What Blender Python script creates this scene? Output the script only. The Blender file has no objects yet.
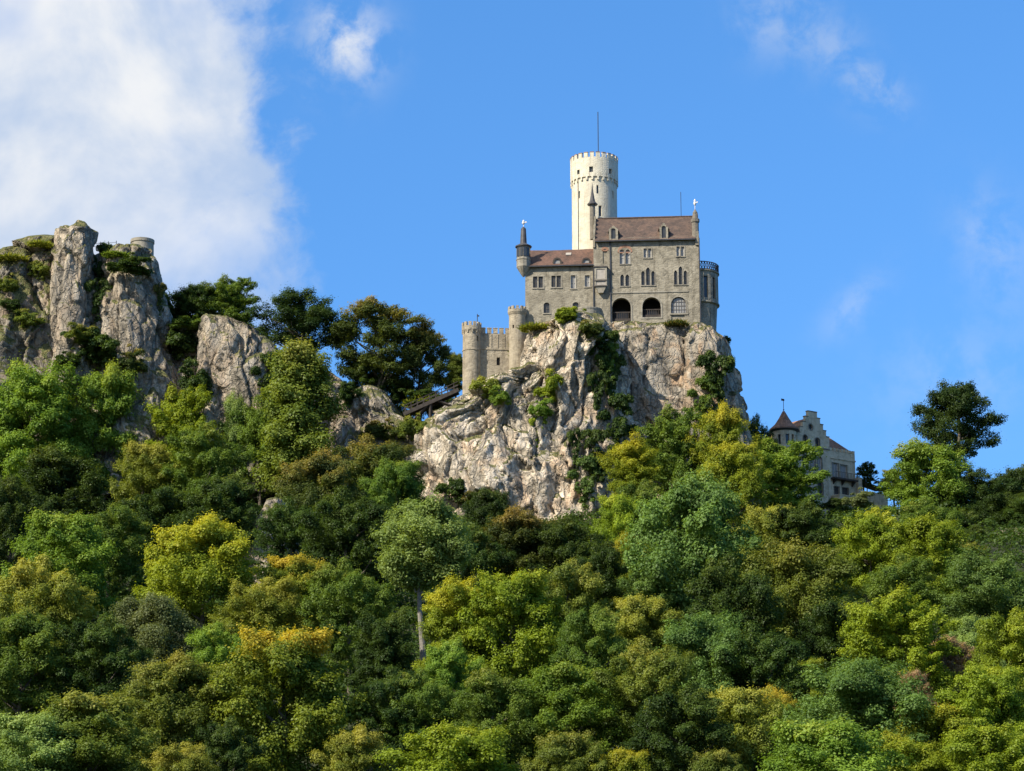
import bpy, bmesh, math, random
import numpy as np
from mathutils import Vector, noise, geometry
from mathutils.bvhtree import BVHTree

SC = bpy.context.scene
COL = SC.collection
R = math.radians

# ------------------------------------------------------------------ camera
FOC = 2320.0                       # focal length in pixels of the 1024 px wide frame
PITCH = R(14.0)
CAMZ = 1.7
cam_d = bpy.data.cameras.new('camera')
cam_d.sensor_fit = 'HORIZONTAL'; cam_d.sensor_width = 36.0
cam_d.lens = FOC / 1024 * 36.0
cam_d.clip_start = 0.5; cam_d.clip_end = 30000
cam = bpy.data.objects.new('camera', cam_d); COL.objects.link(cam)
cam.location = (0, 0, CAMZ); cam.rotation_euler = (R(90) + PITCH, 0, 0)
SC.camera = cam

# ------------------------------------------------------------------ sun
SUN_AZ, SUN_EL = R(-51), R(41)     # azimuth left of the camera's back
to_sun = Vector((math.sin(SUN_AZ) * math.cos(SUN_EL), -math.cos(SUN_AZ) * math.cos(SUN_EL), math.sin(SUN_EL)))
sun_d = bpy.data.lights.new('sun', 'SUN'); sun_d.energy = 4.0; sun_d.angle = R(0.55); sun_d.color = (1.0, 0.93, 0.80)
sun = bpy.data.objects.new('sun', sun_d); COL.objects.link(sun)
sun.rotation_euler = to_sun.to_track_quat('Z', 'Y').to_euler(); sun.location = (0, 0, 300)

SC.view_settings.view_transform = 'Standard'
SC.view_settings.look = 'None'
SC.view_settings.exposure = 0.85
SC.view_settings.gamma = 1.0
SC.view_settings.use_curve_mapping = False
SC.render.engine = 'CYCLES'
SC.cycles.max_bounces = 6
SC.cycles.use_denoising = True

# ------------------------------------------------------------------ node helper
class NT:
    def __init__(s, nt): s.nt = nt; s.n = nt.nodes; s.l = nt.links
    def new(s, t, **kw):
        n = s.n.new(t)
        for k, v in kw.items(): setattr(n, k, v)
        return n
    def put(s, sock, v):
        if isinstance(v, bpy.types.NodeSocket): s.l.new(v, sock)
        elif v is not None: sock.default_value = v
    def m(s, op, a, b=None, c=None, clamp=False):
        n = s.new('ShaderNodeMath', operation=op); n.use_clamp = clamp
        s.put(n.inputs[0], a)
        if b is not None: s.put(n.inputs[1], b)
        if c is not None: s.put(n.inputs[2], c)
        return n.outputs[0]
    def ss(s, x, lo, hi, a=0.0, b=1.0):
        n = s.new('ShaderNodeMapRange', interpolation_type='SMOOTHSTEP')
        s.put(n.inputs['Value'], x); n.inputs['From Min'].default_value = lo; n.inputs['From Max'].default_value = hi
        n.inputs['To Min'].default_value = a; n.inputs['To Max'].default_value = b
        return n.outputs[0]
    def noise(s, vec, scale, detail=4, rough=0.55, dist=0.0, out=0):
        n = s.new('ShaderNodeTexNoise'); s.put(n.inputs['Vector'], vec)
        n.inputs['Scale'].default_value = scale; n.inputs['Detail'].default_value = detail
        n.inputs['Roughness'].default_value = rough; n.inputs['Distortion'].default_value = dist
        return n.outputs[out]
    def mix(s, f, a, b, mode='MIX'):
        n = s.new('ShaderNodeMix', data_type='RGBA', blend_type=mode)
        s.put(n.inputs[0], f); s.put(n.inputs[6], a); s.put(n.inputs[7], b)
        return n.outputs[2]
    def vmap(s, vec, scale=(1, 1, 1), loc=(0, 0, 0), rot=(0, 0, 0)):
        n = s.new('ShaderNodeMapping'); s.put(n.inputs['Vector'], vec)
        n.inputs['Scale'].default_value = scale; n.inputs['Location'].default_value = loc; n.inputs['Rotation'].default_value = rot
        return n.outputs[0]
    def comb(s, x, y, z):
        n = s.new('ShaderNodeCombineXYZ'); s.put(n.inputs[0], x); s.put(n.inputs[1], y); s.put(n.inputs[2], z)
        return n.outputs[0]

def rgb(r, g, b): return (r, g, b, 1.0)

# ------------------------------------------------------------------ sky
W = bpy.data.worlds.new('World'); SC.world = W; W.use_nodes = True
N = NT(W.node_tree); N.n.clear()
sky = N.new('ShaderNodeTexSky', sky_type='NISHITA')
sky.sun_disc = False; sky.sun_elevation = SUN_EL; sky.sun_rotation = math.atan2(to_sun.x, to_sun.y)
sky.air_density = 1.0; sky.dust_density = 0.0; sky.ozone_density = 3.0; sky.altitude = 1500
SKY_STR = 0.126
tc = N.new('ShaderNodeTexCoord')
sp = N.new('ShaderNodeSeparateXYZ'); N.put(sp.inputs[0], tc.outputs['Generated'])
N.put(sky.inputs[0], N.comb(sp.outputs[0], sp.outputs[1], N.m('ADD', N.m('MULTIPLY', sp.outputs[2], 0.55), 0.17)))
az = N.m('MULTIPLY', N.m('ARCTAN2', sp.outputs[0], sp.outputs[1]), 23.2)           # hundredths of a radian-ish units
el = N.m('MULTIPLY', N.m('SUBTRACT', N.m('ARCSINE', sp.outputs[2]), PITCH), 23.2)
cv = N.comb(az, el, 0.0)
# the tint and depth of the blue
hs = N.new('ShaderNodeHueSaturation'); N.put(hs.inputs['Color'], sky.outputs[0])
hs.inputs['Saturation'].default_value = 1.24; hs.inputs['Hue'].default_value = 0.501; hs.inputs['Value'].default_value = 1.06
n1 = N.noise(cv, 0.75, 7, 0.58, 0.35)
n2 = N.noise(N.vmap(cv, loc=(3.1, 7.7, 2)), 2.1, 6, 0.6, 0.3)
n3 = N.noise(N.vmap(cv, loc=(11.1, 2.7, 5)), 0.55, 4, 0.5, 0.2)
edge = N.m('ADD', N.m('MULTIPLY', el, -0.04), -2.28)
dd = N.m('SUBTRACT', edge, az)
dd = N.m('ADD', dd, N.m('MULTIPLY', N.m('SUBTRACT', n1, 0.5), 2.6))
dd = N.m('ADD', dd, N.m('MULTIPLY', N.m('SUBTRACT', n2, 0.5), 1.3))
big = N.ss(dd, -0.22, 0.62)
thin = N.ss(N.m('ADD', el, N.m('MULTIPLY', az, -0.45)), 0.4, 4.6, 0.50, 1.0)        # the bank thins out downwards and to the right
hole = N.ss(n3, 0.33, 0.52, 0.62, 1.0)
big = N.m('MULTIPLY', N.m('MULTIPLY', big, thin), hole)
def blob(u, v, a, b, rot, amp):
    du = N.m('SUBTRACT', az, u); dv = N.m('SUBTRACT', el, v)
    c, s_ = math.cos(rot), math.sin(rot)
    x = N.m('ADD', N.m('MULTIPLY', du, c / a), N.m('MULTIPLY', dv, s_ / a))
    y = N.m('ADD', N.m('MULTIPLY', du, -s_ / b), N.m('MULTIPLY', dv, c / b))
    r2 = N.m('ADD', N.m('MULTIPLY', x, x), N.m('MULTIPLY', y, y))
    return N.m('MULTIPLY', N.m('EXPONENT', N.m('MULTIPLY', r2, -1.0)), amp)
wn = N.noise(N.vmap(cv, loc=(1.3, 4.2, 9)), 2.2, 7, 0.6, 0.2)
wis = None
for b in ((-1.82, 3.35, .40, .40, 0.9, .95), (2.85, 3.55, .42, .35, -.5, .38), (3.45, 3.2, .55, .28, -.9, .34), (3.85, 2.85, .3, .2, -.7, .52),
          (3.55, .75, .45, .18, .7, .20), (4.95, 1.3, .35, .55, .3, .26), (4.6, .0, .9, .5, .2, .14)):
    q = blob(*b); wis = q if wis is None else N.m('ADD', wis, q)
wis = N.m('MULTIPLY', wis, N.ss(wn, 0.36, 0.66))
mask = N.m('MAXIMUM', big, wis, clamp=True)
cn = N.noise(N.vmap(cv, loc=(5.3, 1.2, 4)), 0.5, 6, 0.55, 0.2)
ccol = N.mix(N.ss(cn, 0.36, 0.64), rgb(0.52, 0.65, 0.87), rgb(0.93, 0.95, 0.98))
bg1 = N.new('ShaderNodeBackground'); N.put(bg1.inputs[0], hs.outputs[0]); bg1.inputs[1].default_value = SKY_STR
bg2 = N.new('ShaderNodeBackground'); N.put(bg2.inputs[0], ccol); bg2.inputs[1].default_value = 0.53
ms = N.new('ShaderNodeMixShader'); N.put(ms.inputs[0], mask); N.l.new(bg1.outputs[0], ms.inputs[1]); N.l.new(bg2.outputs[0], ms.inputs[2])
wo = N.new('ShaderNodeOutputWorld'); N.l.new(ms.outputs[0], wo.inputs[0])

# ------------------------------------------------------------------ pixels to points
CP, SP_ = math.cos(PITCH), math.sin(PITCH)
def ray(px, py):
    x = (px - 512.0) / FOC; y = (385.5 - py) / FOC
    return Vector((x, CP - SP_ * y, SP_ + CP * y))
def at(px, py, Y):
    d = ray(px, py); t = Y / d.y
    return Vector((d.x * t, Y, CAMZ + d.z * t))
def ppm(Y, py=385): return FOC / (at(512, py, Y) - Vector((0, 0, CAMZ))).dot(Vector((0, CP, SP_)))   # pixels per metre

# ------------------------------------------------------------------ object helpers
def tag(o, label=None, cat=None, group=None, kind=None):
    if label: o['label'] = label
    if cat: o['category'] = cat
    if group: o['group'] = group
    if kind: o['kind'] = kind
    return o
def empty(name, loc, rz=0.0):
    o = bpy.data.objects.new(name, None); COL.objects.link(o); o.location = loc; o.rotation_euler = (0, 0, rz)
    o.empty_display_size = 0.5
    return o

class MB:
    def __init__(s): s.v = []; s.f = []; s.mi = []
    def poly(s, pts, m=0):
        b = len(s.v); s.v += [tuple(p) for p in pts]; s.f.append(tuple(range(b, b + len(pts)))); s.mi.append(m)
    def quad_strip(s, A, B, closed=True, m=0):
        n = len(A)
        for i in range(n if closed else n - 1):
            j = (i + 1) % n; s.poly((A[i], A[j], B[j], B[i]), m)
    def box(s, x0, x1, y0, y1, z0, z1, m=0):
        b = len(s.v)
        s.v += [(x0, y0, z0), (x1, y0, z0), (x1, y1, z0), (x0, y1, z0), (x0, y0, z1), (x1, y0, z1), (x1, y1, z1), (x0, y1, z1)]
        for q in ((0, 3, 2, 1), (4, 5, 6, 7), (0, 1, 5, 4), (1, 2, 6, 5), (2, 3, 7, 6), (3, 0, 4, 7)):
            s.f.append(tuple(b + i for i in q)); s.mi.append(m)
    def rbox(s, c, e1, e2, e3, m=0):          # oriented box from centre and half axes
        c = Vector(c); e1 = Vector(e1); e2 = Vector(e2); e3 = Vector(e3); b = len(s.v)
        for k in (-1, 1):
            for i, j in ((-1, -1), (1, -1), (1, 1), (-1, 1)): s.v.append(tuple(c + i * e1 + j * e2 + k * e3))
        for q in ((0, 3, 2, 1), (4, 5, 6, 7), (0, 1, 5, 4), (1, 2, 6, 5), (2, 3, 7, 6), (3, 0, 4, 7)):
            s.f.append(tuple(b + i for i in q)); s.mi.append(m)
    def bar(s, a, b, r, m=0):
        a = Vector(a); b = Vector(b); d = (b - a); L = d.length; d.normalize()
        u = d.orthogonal().normalized(); w = d.cross(u)
        s.rbox((a + b) / 2, u * r, w * r, d * L / 2, m)
    def lathe(s, c, prof, n=32, m=0, a0=0.0, a1=2 * math.pi, cap=True):
        full = abs(a1 - a0 - 2 * math.pi) < 1e-6
        rings = []
        for r, z in prof:
            rings.append([(c[0] + r * math.cos(a0 + (a1 - a0) * i / n), c[1] + r * math.sin(a0 + (a1 - a0) * i / n), c[2] + z) for i in range(n if full else n + 1)])
        for A, B in zip(rings, rings[1:]): s.quad_strip(A, B, full, m)
        if cap:
            if prof[0][0] > 1e-3: s.poly(rings[0][::-1], m)
            if prof[-1][0] > 1e-3: s.poly(rings[-1], m)
    def prism(s, loop, axis, a, b, m=0):      # loop of 2D points extruded along an axis
        def P(p, t):
            return {'x': (t, p[0], p[1]), 'y': (p[0], t, p[1]), 'z': (p[0], p[1], t)}[axis]
        A = [P(p, a) for p in loop]; B = [P(p, b) for p in loop]
        s.poly(A, m); s.poly(B[::-1], m); s.quad_strip(A, B, True, m)
    def build(s, name, mats, parent=None, smooth=False, loc=None):
        me = bpy.data.meshes.new(name); me.from_pydata(s.v, [], s.f)
        if not isinstance(mats, (list, tuple)): mats = [mats]
        for mm in mats: me.materials.append(mm)
        me.polygons.foreach_set('material_index', s.mi)
        if smooth: me.polygons.foreach_set('use_smooth', [True] * len(s.f))
        bm = bmesh.new(); bm.from_mesh(me); bmesh.ops.remove_doubles(bm, verts=bm.verts, dist=0.0008)
        bmesh.ops.recalc_face_normals(bm, faces=bm.faces); bm.to_mesh(me); bm.free()
        o = bpy.data.objects.new(name, me); COL.objects.link(o)
        if parent: o.parent = parent
        if loc is not None: o.location = loc
        return o

def np_mesh(name, V, F, mat=None, smooth=False, parent=None, link=True):
    me = bpy.data.meshes.new(name)
    V = np.ascontiguousarray(V, dtype=np.float32); F = np.ascontiguousarray(F, dtype=np.int32)
    k = F.shape[1]
    me.vertices.add(len(V)); me.vertices.foreach_set('co', V.ravel())
    me.loops.add(F.size); me.loops.foreach_set('vertex_index', F.ravel())
    me.polygons.add(len(F)); me.polygons.foreach_set('loop_start', np.arange(0, F.size, k, dtype=np.int32))
    me.polygons.foreach_set('loop_total', np.full(len(F), k, dtype=np.int32))
    if smooth: me.polygons.foreach_set('use_smooth', np.ones(len(F), dtype=bool))
    me.update(calc_edges=True); me.validate()
    if mat: me.materials.append(mat)
    if not link: return me
    o = bpy.data.objects.new(name, me); COL.objects.link(o)
    if parent: o.parent = parent
    return o

# ------------------------------------------------------------------ materials
def new_mat(name):
    m = bpy.data.materials.new(name); m.use_nodes = True
    n = NT(m.node_tree); n.n.clear()
    out = n.new('ShaderNodeOutputMaterial'); bs = n.new('ShaderNodeBsdfPrincipled')
    n.l.new(bs.outputs[0], out.inputs[0])
    return m, n, bs, out
def bump(n, bs, h, dist, strength=1.0):
    b = n.new('ShaderNodeBump'); n.put(b.inputs['Height'], h); b.inputs['Distance'].default_value = dist; b.inputs['Strength'].default_value = strength
    n.l.new(b.outputs[0], bs.inputs['Normal'])
def simple(name, col, rough=0.8, var=0.25, scale=1.5, metal=0.0):
    m, n, bs, out = new_mat(name)
    c = n.new('ShaderNodeTexCoord').outputs['Object']
    f = n.noise(c, scale, 6, 0.6)
    lo = tuple(x * (1 - var) for x in col); hi = tuple(min(1, x * (1 + var)) for x in col)
    n.put(bs.inputs['Base Color'], n.mix(n.ss(f, 0.3, 0.7), rgb(*lo), rgb(*hi)))
    bs.inputs['Roughness'].default_value = rough; bs.inputs['Metallic'].default_value = metal
    return m
def masonry(name, c1, c2, c3, stone=(0.7, 0.32), mortar=0.25, bumpd=0.06, streak=0.35):
    """weathered rubble or plaster: three blended stone colours, courses, rain streaks"""
    m, n, bs, out = new_mat(name)
    c = n.new('ShaderNodeTexCoord').outputs['Object']
    f1 = n.noise(c, 0.38, 7, 0.68, 0.6); f2 = n.noise(n.vmap(c, loc=(9, 3, 1)), 0.9, 8, 0.72, 0.3)
    f3 = n.noise(n.vmap(c, (1.3, 1.3, 0.11), (2, 5, 1)), 1.0, 6, 0.65)
    v = n.new('ShaderNodeTexVoronoi'); v.feature = 'F1'; n.put(v.inputs['Vector'], n.vmap(c, (1 / stone[0], 1 / stone[0], 1 / stone[1]))); v.inputs['Scale'].default_value = 1.0
    vr = n.new('ShaderNodeSeparateColor'); n.put(vr.inputs[0], v.outputs['Color'])
    ve = n.new('ShaderNodeTexVoronoi'); ve.feature = 'DISTANCE_TO_EDGE'; n.put(ve.inputs['Vector'], n.vmap(c, (1 / stone[0], 1 / stone[0], 1 / stone[1]))); ve.inputs['Scale'].default_value = 1.0
    col = n.mix(n.ss(f1, 0.40, 0.58), rgb(*c1), rgb(*c2))
    col = n.mix(n.m('MULTIPLY', n.ss(f2, 0.48, 0.62), 0.85), col, rgb(*c3))
    col = n.mix(mortar, col, n.mix(vr.outputs[0], rgb(*[x * 0.6 for x in c1]), rgb(*[min(1, x * 1.35) for x in c2])))
    dark = n.mix(1.0, col, rgb(0.55, 0.53, 0.50), 'MULTIPLY')
    col = n.mix(n.m('MULTIPLY', n.ss(f3, 0.50, 0.66), streak), col, dark)
    n.put(bs.inputs['Base Color'], col); bs.inputs['Roughness'].default_value = 0.92
    hgt = n.m('ADD', n.m('MULTIPLY', n.ss(ve.outputs[0], 0.0, 0.12), 0.6), n.m('MULTIPLY', f2, 0.8))
    bump(n, bs, hgt, bumpd)
    return m
def roof_mat(name, c1, c2, c3):
    m, n, bs, out = new_mat(name)
    c = n.new('ShaderNodeTexCoord').outputs['Object']
    br = n.new('ShaderNodeTexBrick'); sx = n.new('ShaderNodeSeparateXYZ'); n.put(sx.inputs[0], c)
    n.put(br.inputs['Vector'], n.comb(sx.outputs[0], sx.outputs[2], 0.0))
    br.inputs['Scale'].default_value = 1.0; br.inputs['Brick Width'].default_value = 0.34; br.inputs['Row Height'].default_value = 0.26
    br.inputs['Mortar Size'].default_value = 0.03; br.inputs['Mortar Smooth'].default_value = 0.6
    br.inputs['Color1'].default_value = rgb(0.75, 0.75, 0.75); br.inputs['Color2'].default_value = rgb(1.2, 1.2, 1.2); br.inputs['Mortar'].default_value = rgb(0.45, 0.45, 0.45)
    f1 = n.noise(c, 0.35, 6, 0.65, 0.5); f2 = n.noise(n.vmap(c, (1.4, 1.4, 0.35), (4, 4, 1)), 0.9, 6, 0.65, 0.6)
    col = n.mix(n.ss(f1, 0.38, 0.62), rgb(*c1), rgb(*c2)); col = n.mix(n.m('MULTIPLY', n.ss(f2, 0.5, 0.68), 0.7), col, rgb(*c3))
    col = n.mix(1.0, col, br.outputs['Color'], 'MULTIPLY')
    n.put(bs.inputs['Base Color'], col); bs.inputs['Roughness'].default_value = 0.85
    bump(n, bs, n.m('ADD', n.m('MULTIPLY', br.outputs['Fac'], -1.0), n.m('MULTIPLY', f1, 0.8)), 0.05)
    return m
def glass_mat(name, col, rough):
    m, n, bs, out = new_mat(name)
    c = n.new('ShaderNodeTexCoord').outputs['Object']
    f = n.noise(c, 1.3, 3, 0.5)
    n.put(bs.inputs['Base Color'], n.mix(f, rgb(*[x * 0.6 for x in col]), rgb(*[x * 1.3 for x in col])))
    bs.inputs['Roughness'].default_value = rough
    return m

M = {}
M['stone'] = masonry('castle stone', (0.235, 0.205, 0.150), (0.345, 0.303, 0.225), (0.155, 0.135, 0.098), (0.9, 0.4), 0.16, 0.05, 0.7)
M['stone_warm'] = masonry('gate stone', (0.325, 0.27, 0.19), (0.41, 0.348, 0.25), (0.225, 0.188, 0.135), (0.8, 0.38), 0.15, 0.05, 0.6)
M['white_stone'] = masonry('white tower stone', (0.60, 0.54, 0.41), (0.66, 0.60, 0.465), (0.53, 0.47, 0.35), (0.9, 0.5), 0.06, 0.03, 0.5)
M['villa_stone'] = masonry('villa stone', (0.54, 0.44, 0.29), (0.62, 0.52, 0.36), (0.38, 0.31, 0.21), (0.8, 0.4), 0.10, 0.03, 0.4)
M['trim'] = masonry('dressed stone', (0.27, 0.24, 0.185), (0.335, 0.3, 0.235), (0.19, 0.17, 0.13), (0.6, 0.5), 0.10, 0.02, 0.3)
M['trim_dark'] = masonry('dark stone', (0.17, 0.15, 0.115), (0.22, 0.19, 0.15), (0.13, 0.115, 0.09), (0.6, 0.4), 0.15, 0.03, 0.4)
M['brick_red'] = masonry('red brick', (0.30, 0.16, 0.10), (0.36, 0.2, 0.13), (0.24, 0.14, 0.1), (0.3, 0.12), 0.3, 0.02, 0.2)
M['roof_brown'] = roof_mat('old brown roof tiles', (0.098, 0.064, 0.047), (0.155, 0.096, 0.066), (0.058, 0.045, 0.037))
M['roof_red'] = roof_mat('red brown roof tiles', (0.125, 0.068, 0.046), (0.18, 0.095, 0.064), (0.085, 0.055, 0.042))
M['roof_villa'] = roof_mat('villa roof tiles', (0.27, 0.135, 0.078), (0.33, 0.175, 0.105), (0.19, 0.105, 0.068))
M['slate'] = simple('slate', (0.06, 0.055, 0.055), 0.6)
M['wood_dark'] = simple('dark timber', (0.045, 0.035, 0.028), 0.85, 0.35)
M['wood_grey'] = simple('weathered timber', (0.15, 0.125, 0.10), 0.85, 0.35)
M['metal'] = simple('dark metal', (0.06, 0.06, 0.065), 0.5, 0.2, 1.5, 0.6)
M['white_metal'] = simple('white metal', (0.75, 0.72, 0.68), 0.5, 0.1)
M['pale_panel'] = simple('pale panel', (0.36, 0.32, 0.27), 0.8, 0.15)
M['frame_dark'] = simple('dark frame', (0.10, 0.085, 0.07), 0.7)
M['frame_pale'] = simple('pale frame', (0.50, 0.47, 0.42), 0.6, 0.1)
M['glass'] = glass_mat('dark glass', (0.045, 0.05, 0.055), 0.12)
M['glass_pale'] = glass_mat('curtained glass', (0.30, 0.29, 0.27), 0.3)
M['void'] = simple('dark interior', (0.05, 0.045, 0.04), 0.95)

def rock_mat(name, k=1.0, warm=0.7, streak=0.7, pale=0.75, green=0.5):
    m, n, bs, out = new_mat(name)
    tcn = n.new('ShaderNodeTexCoord'); c = tcn.outputs['Object']
    g = n.new('ShaderNodeNewGeometry'); gs = n.new('ShaderNodeSeparateXYZ'); n.put(gs.inputs[0], g.outputs['Normal'])
    wv = n.new('ShaderNodeVectorMath', operation='MULTIPLY_ADD'); n.put(wv.inputs[0], n.noise(c, 0.5, 4, 0.6, 0, 1)); wv.inputs[1].default_value = (2.2, 2.2, 2.2); n.put(wv.inputs[2], c); cw_ = wv.outputs[0]
    f1 = n.noise(c, 0.085, 6, 0.62, 0.6); f2 = n.noise(n.vmap(c, (1, 1, 0.55), (7, 1, 3)), 0.42, 8, 0.70, 0.5)
    f3 = n.noise(n.vmap(c, (1, 1, 0.12), (1, 8, 2)), 0.55, 7, 0.62, 0.4); f4 = n.noise(n.vmap(c, loc=(3, 3, 9)), 1.7, 8, 0.75, 0.4)
    f5 = n.noise(n.vmap(c, loc=(13, 1, 4)), 0.16, 5, 0.6, 0.8)
    def crack(s, sc, w):
        v = n.new('ShaderNodeTexVoronoi'); v.feature = 'DISTANCE_TO_EDGE'; n.put(v.inputs['Vector'], n.vmap(cw_, s)); v.inputs['Scale'].default_value = sc
        return n.ss(v.outputs['Distance'], 0.0, w)
    k1 = crack((1, 1, .30), 0.26, 0.07); k2 = crack((1, 1, .6), 0.85, 0.12)
    v3 = n.new('ShaderNodeTexVoronoi'); n.put(v3.inputs['Vector'], n.vmap(cw_, (1, 1, .55))); v3.inputs['Scale'].default_value = 0.75
    vs = n.new('ShaderNodeSeparateColor'); n.put(vs.inputs[0], v3.outputs['Color'])
    col = n.mix(n.ss(f1, 0.35, 0.65), rgb(0.31, 0.27, 0.21), rgb(0.44, 0.37, 0.275))
    col = n.mix(n.m('MULTIPLY', n.ss(f2, 0.46, 0.62), pale), col, rgb(0.64, 0.56, 0.45))
    col = n.mix(n.m('MULTIPLY', n.ss(f5, 0.47, 0.62), warm), col, rgb(0.44, 0.29, 0.17))
    col = n.mix(n.m('MULTIPLY', n.ss(f3, 0.50, 0.66), streak), col, rgb(0.15, 0.14, 0.12))
    col = n.mix(n.m('MULTIPLY', n.ss(f4, 0.52, 0.72), 0.25), col, rgb(0.17, 0.155, 0.13))
    col = n.mix(0.38, col, n.mix(1.0, col, n.mix(vs.outputs[0], rgb(0.5, 0.5, 0.5), rgb(1.5, 1.45, 1.38)), 'MULTIPLY'))
    # earth and dark lichen lodged in the joints
    brk = n.ss(f2, 0.35, 0.55)
    ck = n.m('MINIMUM', n.m('MAXIMUM', k1, n.m('MULTIPLY', brk, .5)), n.m('MAXIMUM', k2, n.m('ADD', n.m('MULTIPLY', brk, .6), .35)))
    col = n.mix(ck, rgb(0.12, 0.105, 0.08), col)
    col = n.mix(1.0, col, rgb(k, k, k), 'MULTIPLY')
    up = n.m('ADD', gs.outputs[2], n.m('MULTIPLY', n.m('SUBTRACT', f2, 0.5), 1.3))
    grass = n.mix(n.ss(f4, 0.35, 0.65), rgb(0.06, 0.08, 0.02), rgb(0.20, 0.17, 0.06))
    col = n.mix(n.ss(up, green, green + .14), col, grass)
    n.put(bs.inputs['Base Color'], col); bs.inputs['Roughness'].default_value = 0.95
    hgt = n.m('ADD', n.m('MULTIPLY', f2, 0.9), n.m('MULTIPLY', f4, 0.35))
    hgt = n.m('ADD', hgt, n.m('MULTIPLY', f3, 0.5)); hgt = n.m('ADD', hgt, n.m('MULTIPLY', k1, 0.5)); hgt = n.m('ADD', hgt, n.m('MULTIPLY', k2, 0.35)); hgt = n.m('ADD', hgt, n.m('MULTIPLY', vs.outputs[1], 0.3))
    bump(n, bs, hgt, 0.55)
    return m
M['rock'] = rock_mat('pale limestone', 1.26, 0.6, 0.38, 0.85)
M['rock_brown'] = rock_mat('brown limestone', 0.95, 0.85, 0.5, 0.5)
M['rock_grassy'] = rock_mat('grassy limestone', 0.80, 0.6, 0.6, 0.55, .14)
M['rock_grey'] = rock_mat('grey limestone', 0.88, 0.35, 0.45, 0.65, .36)

def ground_mat():
    m, n, bs, out = new_mat('forest floor')
    c = n.new('ShaderNodeTexCoord').outputs['Object']
    f = n.noise(c, 0.35, 7, 0.65); f2 = n.noise(n.vmap(c, loc=(4, 4, 4)), 2.0, 5, 0.6)
    col = n.mix(n.ss(f, 0.35, 0.65), rgb(0.025, 0.035, 0.010), rgb(0.045, 0.042, 0.018)); col = n.mix(n.m('MULTIPLY', f2, 0.6), col, rgb(0.03, 0.045, 0.012))
    n.put(bs.inputs['Base Color'], col); bs.inputs['Roughness'].default_value = 1.0
    bump(n, bs, n.m('ADD', f, f2), 0.4)
    return m
M['ground'] = ground_mat()
M['bark'] = simple('bark', (0.11, 0.09, 0.065), 0.95, 0.4, 3.0)
M['bark_pale'] = simple('pale bark', (0.22, 0.20, 0.165), 0.95, 0.35, 3.0)

def leaf_mat(name, a, b, tip=None, tip_lo=0.8, tip_hi=1.0, rnd=0.45, tamt=0.9):
    """a..b: the run of leaf colours; tip: the colour of sprays that have turned, mostly at the top of the crown"""
    m, n, bs, out = new_mat('leaves ' + name)
    n.n.remove(bs)
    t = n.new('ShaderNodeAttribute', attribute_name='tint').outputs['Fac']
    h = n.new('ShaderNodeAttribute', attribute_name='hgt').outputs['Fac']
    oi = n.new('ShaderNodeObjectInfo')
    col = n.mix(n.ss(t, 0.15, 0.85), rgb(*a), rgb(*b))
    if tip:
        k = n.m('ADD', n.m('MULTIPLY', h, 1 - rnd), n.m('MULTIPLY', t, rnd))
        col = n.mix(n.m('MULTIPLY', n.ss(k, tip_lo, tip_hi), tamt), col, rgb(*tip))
    hs = n.new('ShaderNodeHueSaturation'); n.put(hs.inputs['Color'], col)
    n.put(hs.inputs['Value'], n.m('ADD', n.m('MULTIPLY', oi.outputs['Random'], 0.34), 1.26))
    n.put(hs.inputs['Hue'], n.m('ADD', n.m('MULTIPLY', oi.outputs['Random'], 0.012), 0.494))
    col = hs.outputs[0]
    d = n.new('ShaderNodeBsdfDiffuse'); n.put(d.inputs[0], col)
    tr = n.new('ShaderNodeBsdfTranslucent'); n.put(tr.inputs[0], n.mix(1.0, col, rgb(1.25, 1.2, 0.5), 'MULTIPLY'))
    gl = n.new('ShaderNodeBsdfGlossy'); gl.inputs[0].default_value = rgb(1, 1, 1); gl.inputs['Roughness'].default_value = 0.5
    m1 = n.new('ShaderNodeMixShader'); m1.inputs[0].default_value = 0.42; n.l.new(d.outputs[0], m1.inputs[1]); n.l.new(tr.outputs[0], m1.inputs[2])
    m2 = n.new('ShaderNodeMixShader'); m2.inputs[0].default_value = 0.010; n.l.new(m1.outputs[0], m2.inputs[1]); n.l.new(gl.outputs[0], m2.inputs[2])
    n.l.new(m2.outputs[0], out.inputs[0])
    return m
L = {}
L['green']   = leaf_mat('green', (0.062, 0.105, 0.016), (0.125, 0.18, 0.028), (0.21, 0.21, 0.04), .72, 1.0)
L['fresh']   = leaf_mat('fresh green', (0.085, 0.14, 0.018), (0.165, 0.24, 0.032), (0.25, 0.27, 0.045), .72, 1.0)
L['vivid']   = leaf_mat('vivid green', (0.11, 0.155, 0.013), (0.215, 0.27, 0.022), (0.32, 0.31, 0.035), .7, 1.0)
L['yellow']  = leaf_mat('yellow green', (0.115, 0.150, 0.014), (0.220, 0.248, 0.022), (0.36, 0.315, 0.03), .55, .95)
L['gold']    = leaf_mat('golden', (0.095, 0.13, 0.016), (0.185, 0.22, 0.026), (0.42, 0.32, 0.035), .62, .86, .42)
L['olive']   = leaf_mat('olive', (0.076, 0.105, 0.017), (0.145, 0.175, 0.028), (0.25, 0.225, 0.045), .62, .98)
L['straw']   = leaf_mat('straw olive', (0.112, 0.140, 0.020), (0.205, 0.235, 0.036), (0.32, 0.30, 0.055), .5, .95)
L['dark']    = leaf_mat('dark green', (0.024, 0.045, 0.010), (0.054, 0.086, 0.015), (0.10, 0.125, 0.023), .70, 1.0)  # dark leaf green, lowered further to paint in the shadow between crowns
L['darkrust']= leaf_mat('dark with rusty tips', (0.04, 0.058, 0.014), (0.08, 0.10, 0.02), (0.26, 0.19, 0.05), .58, .95)
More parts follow.
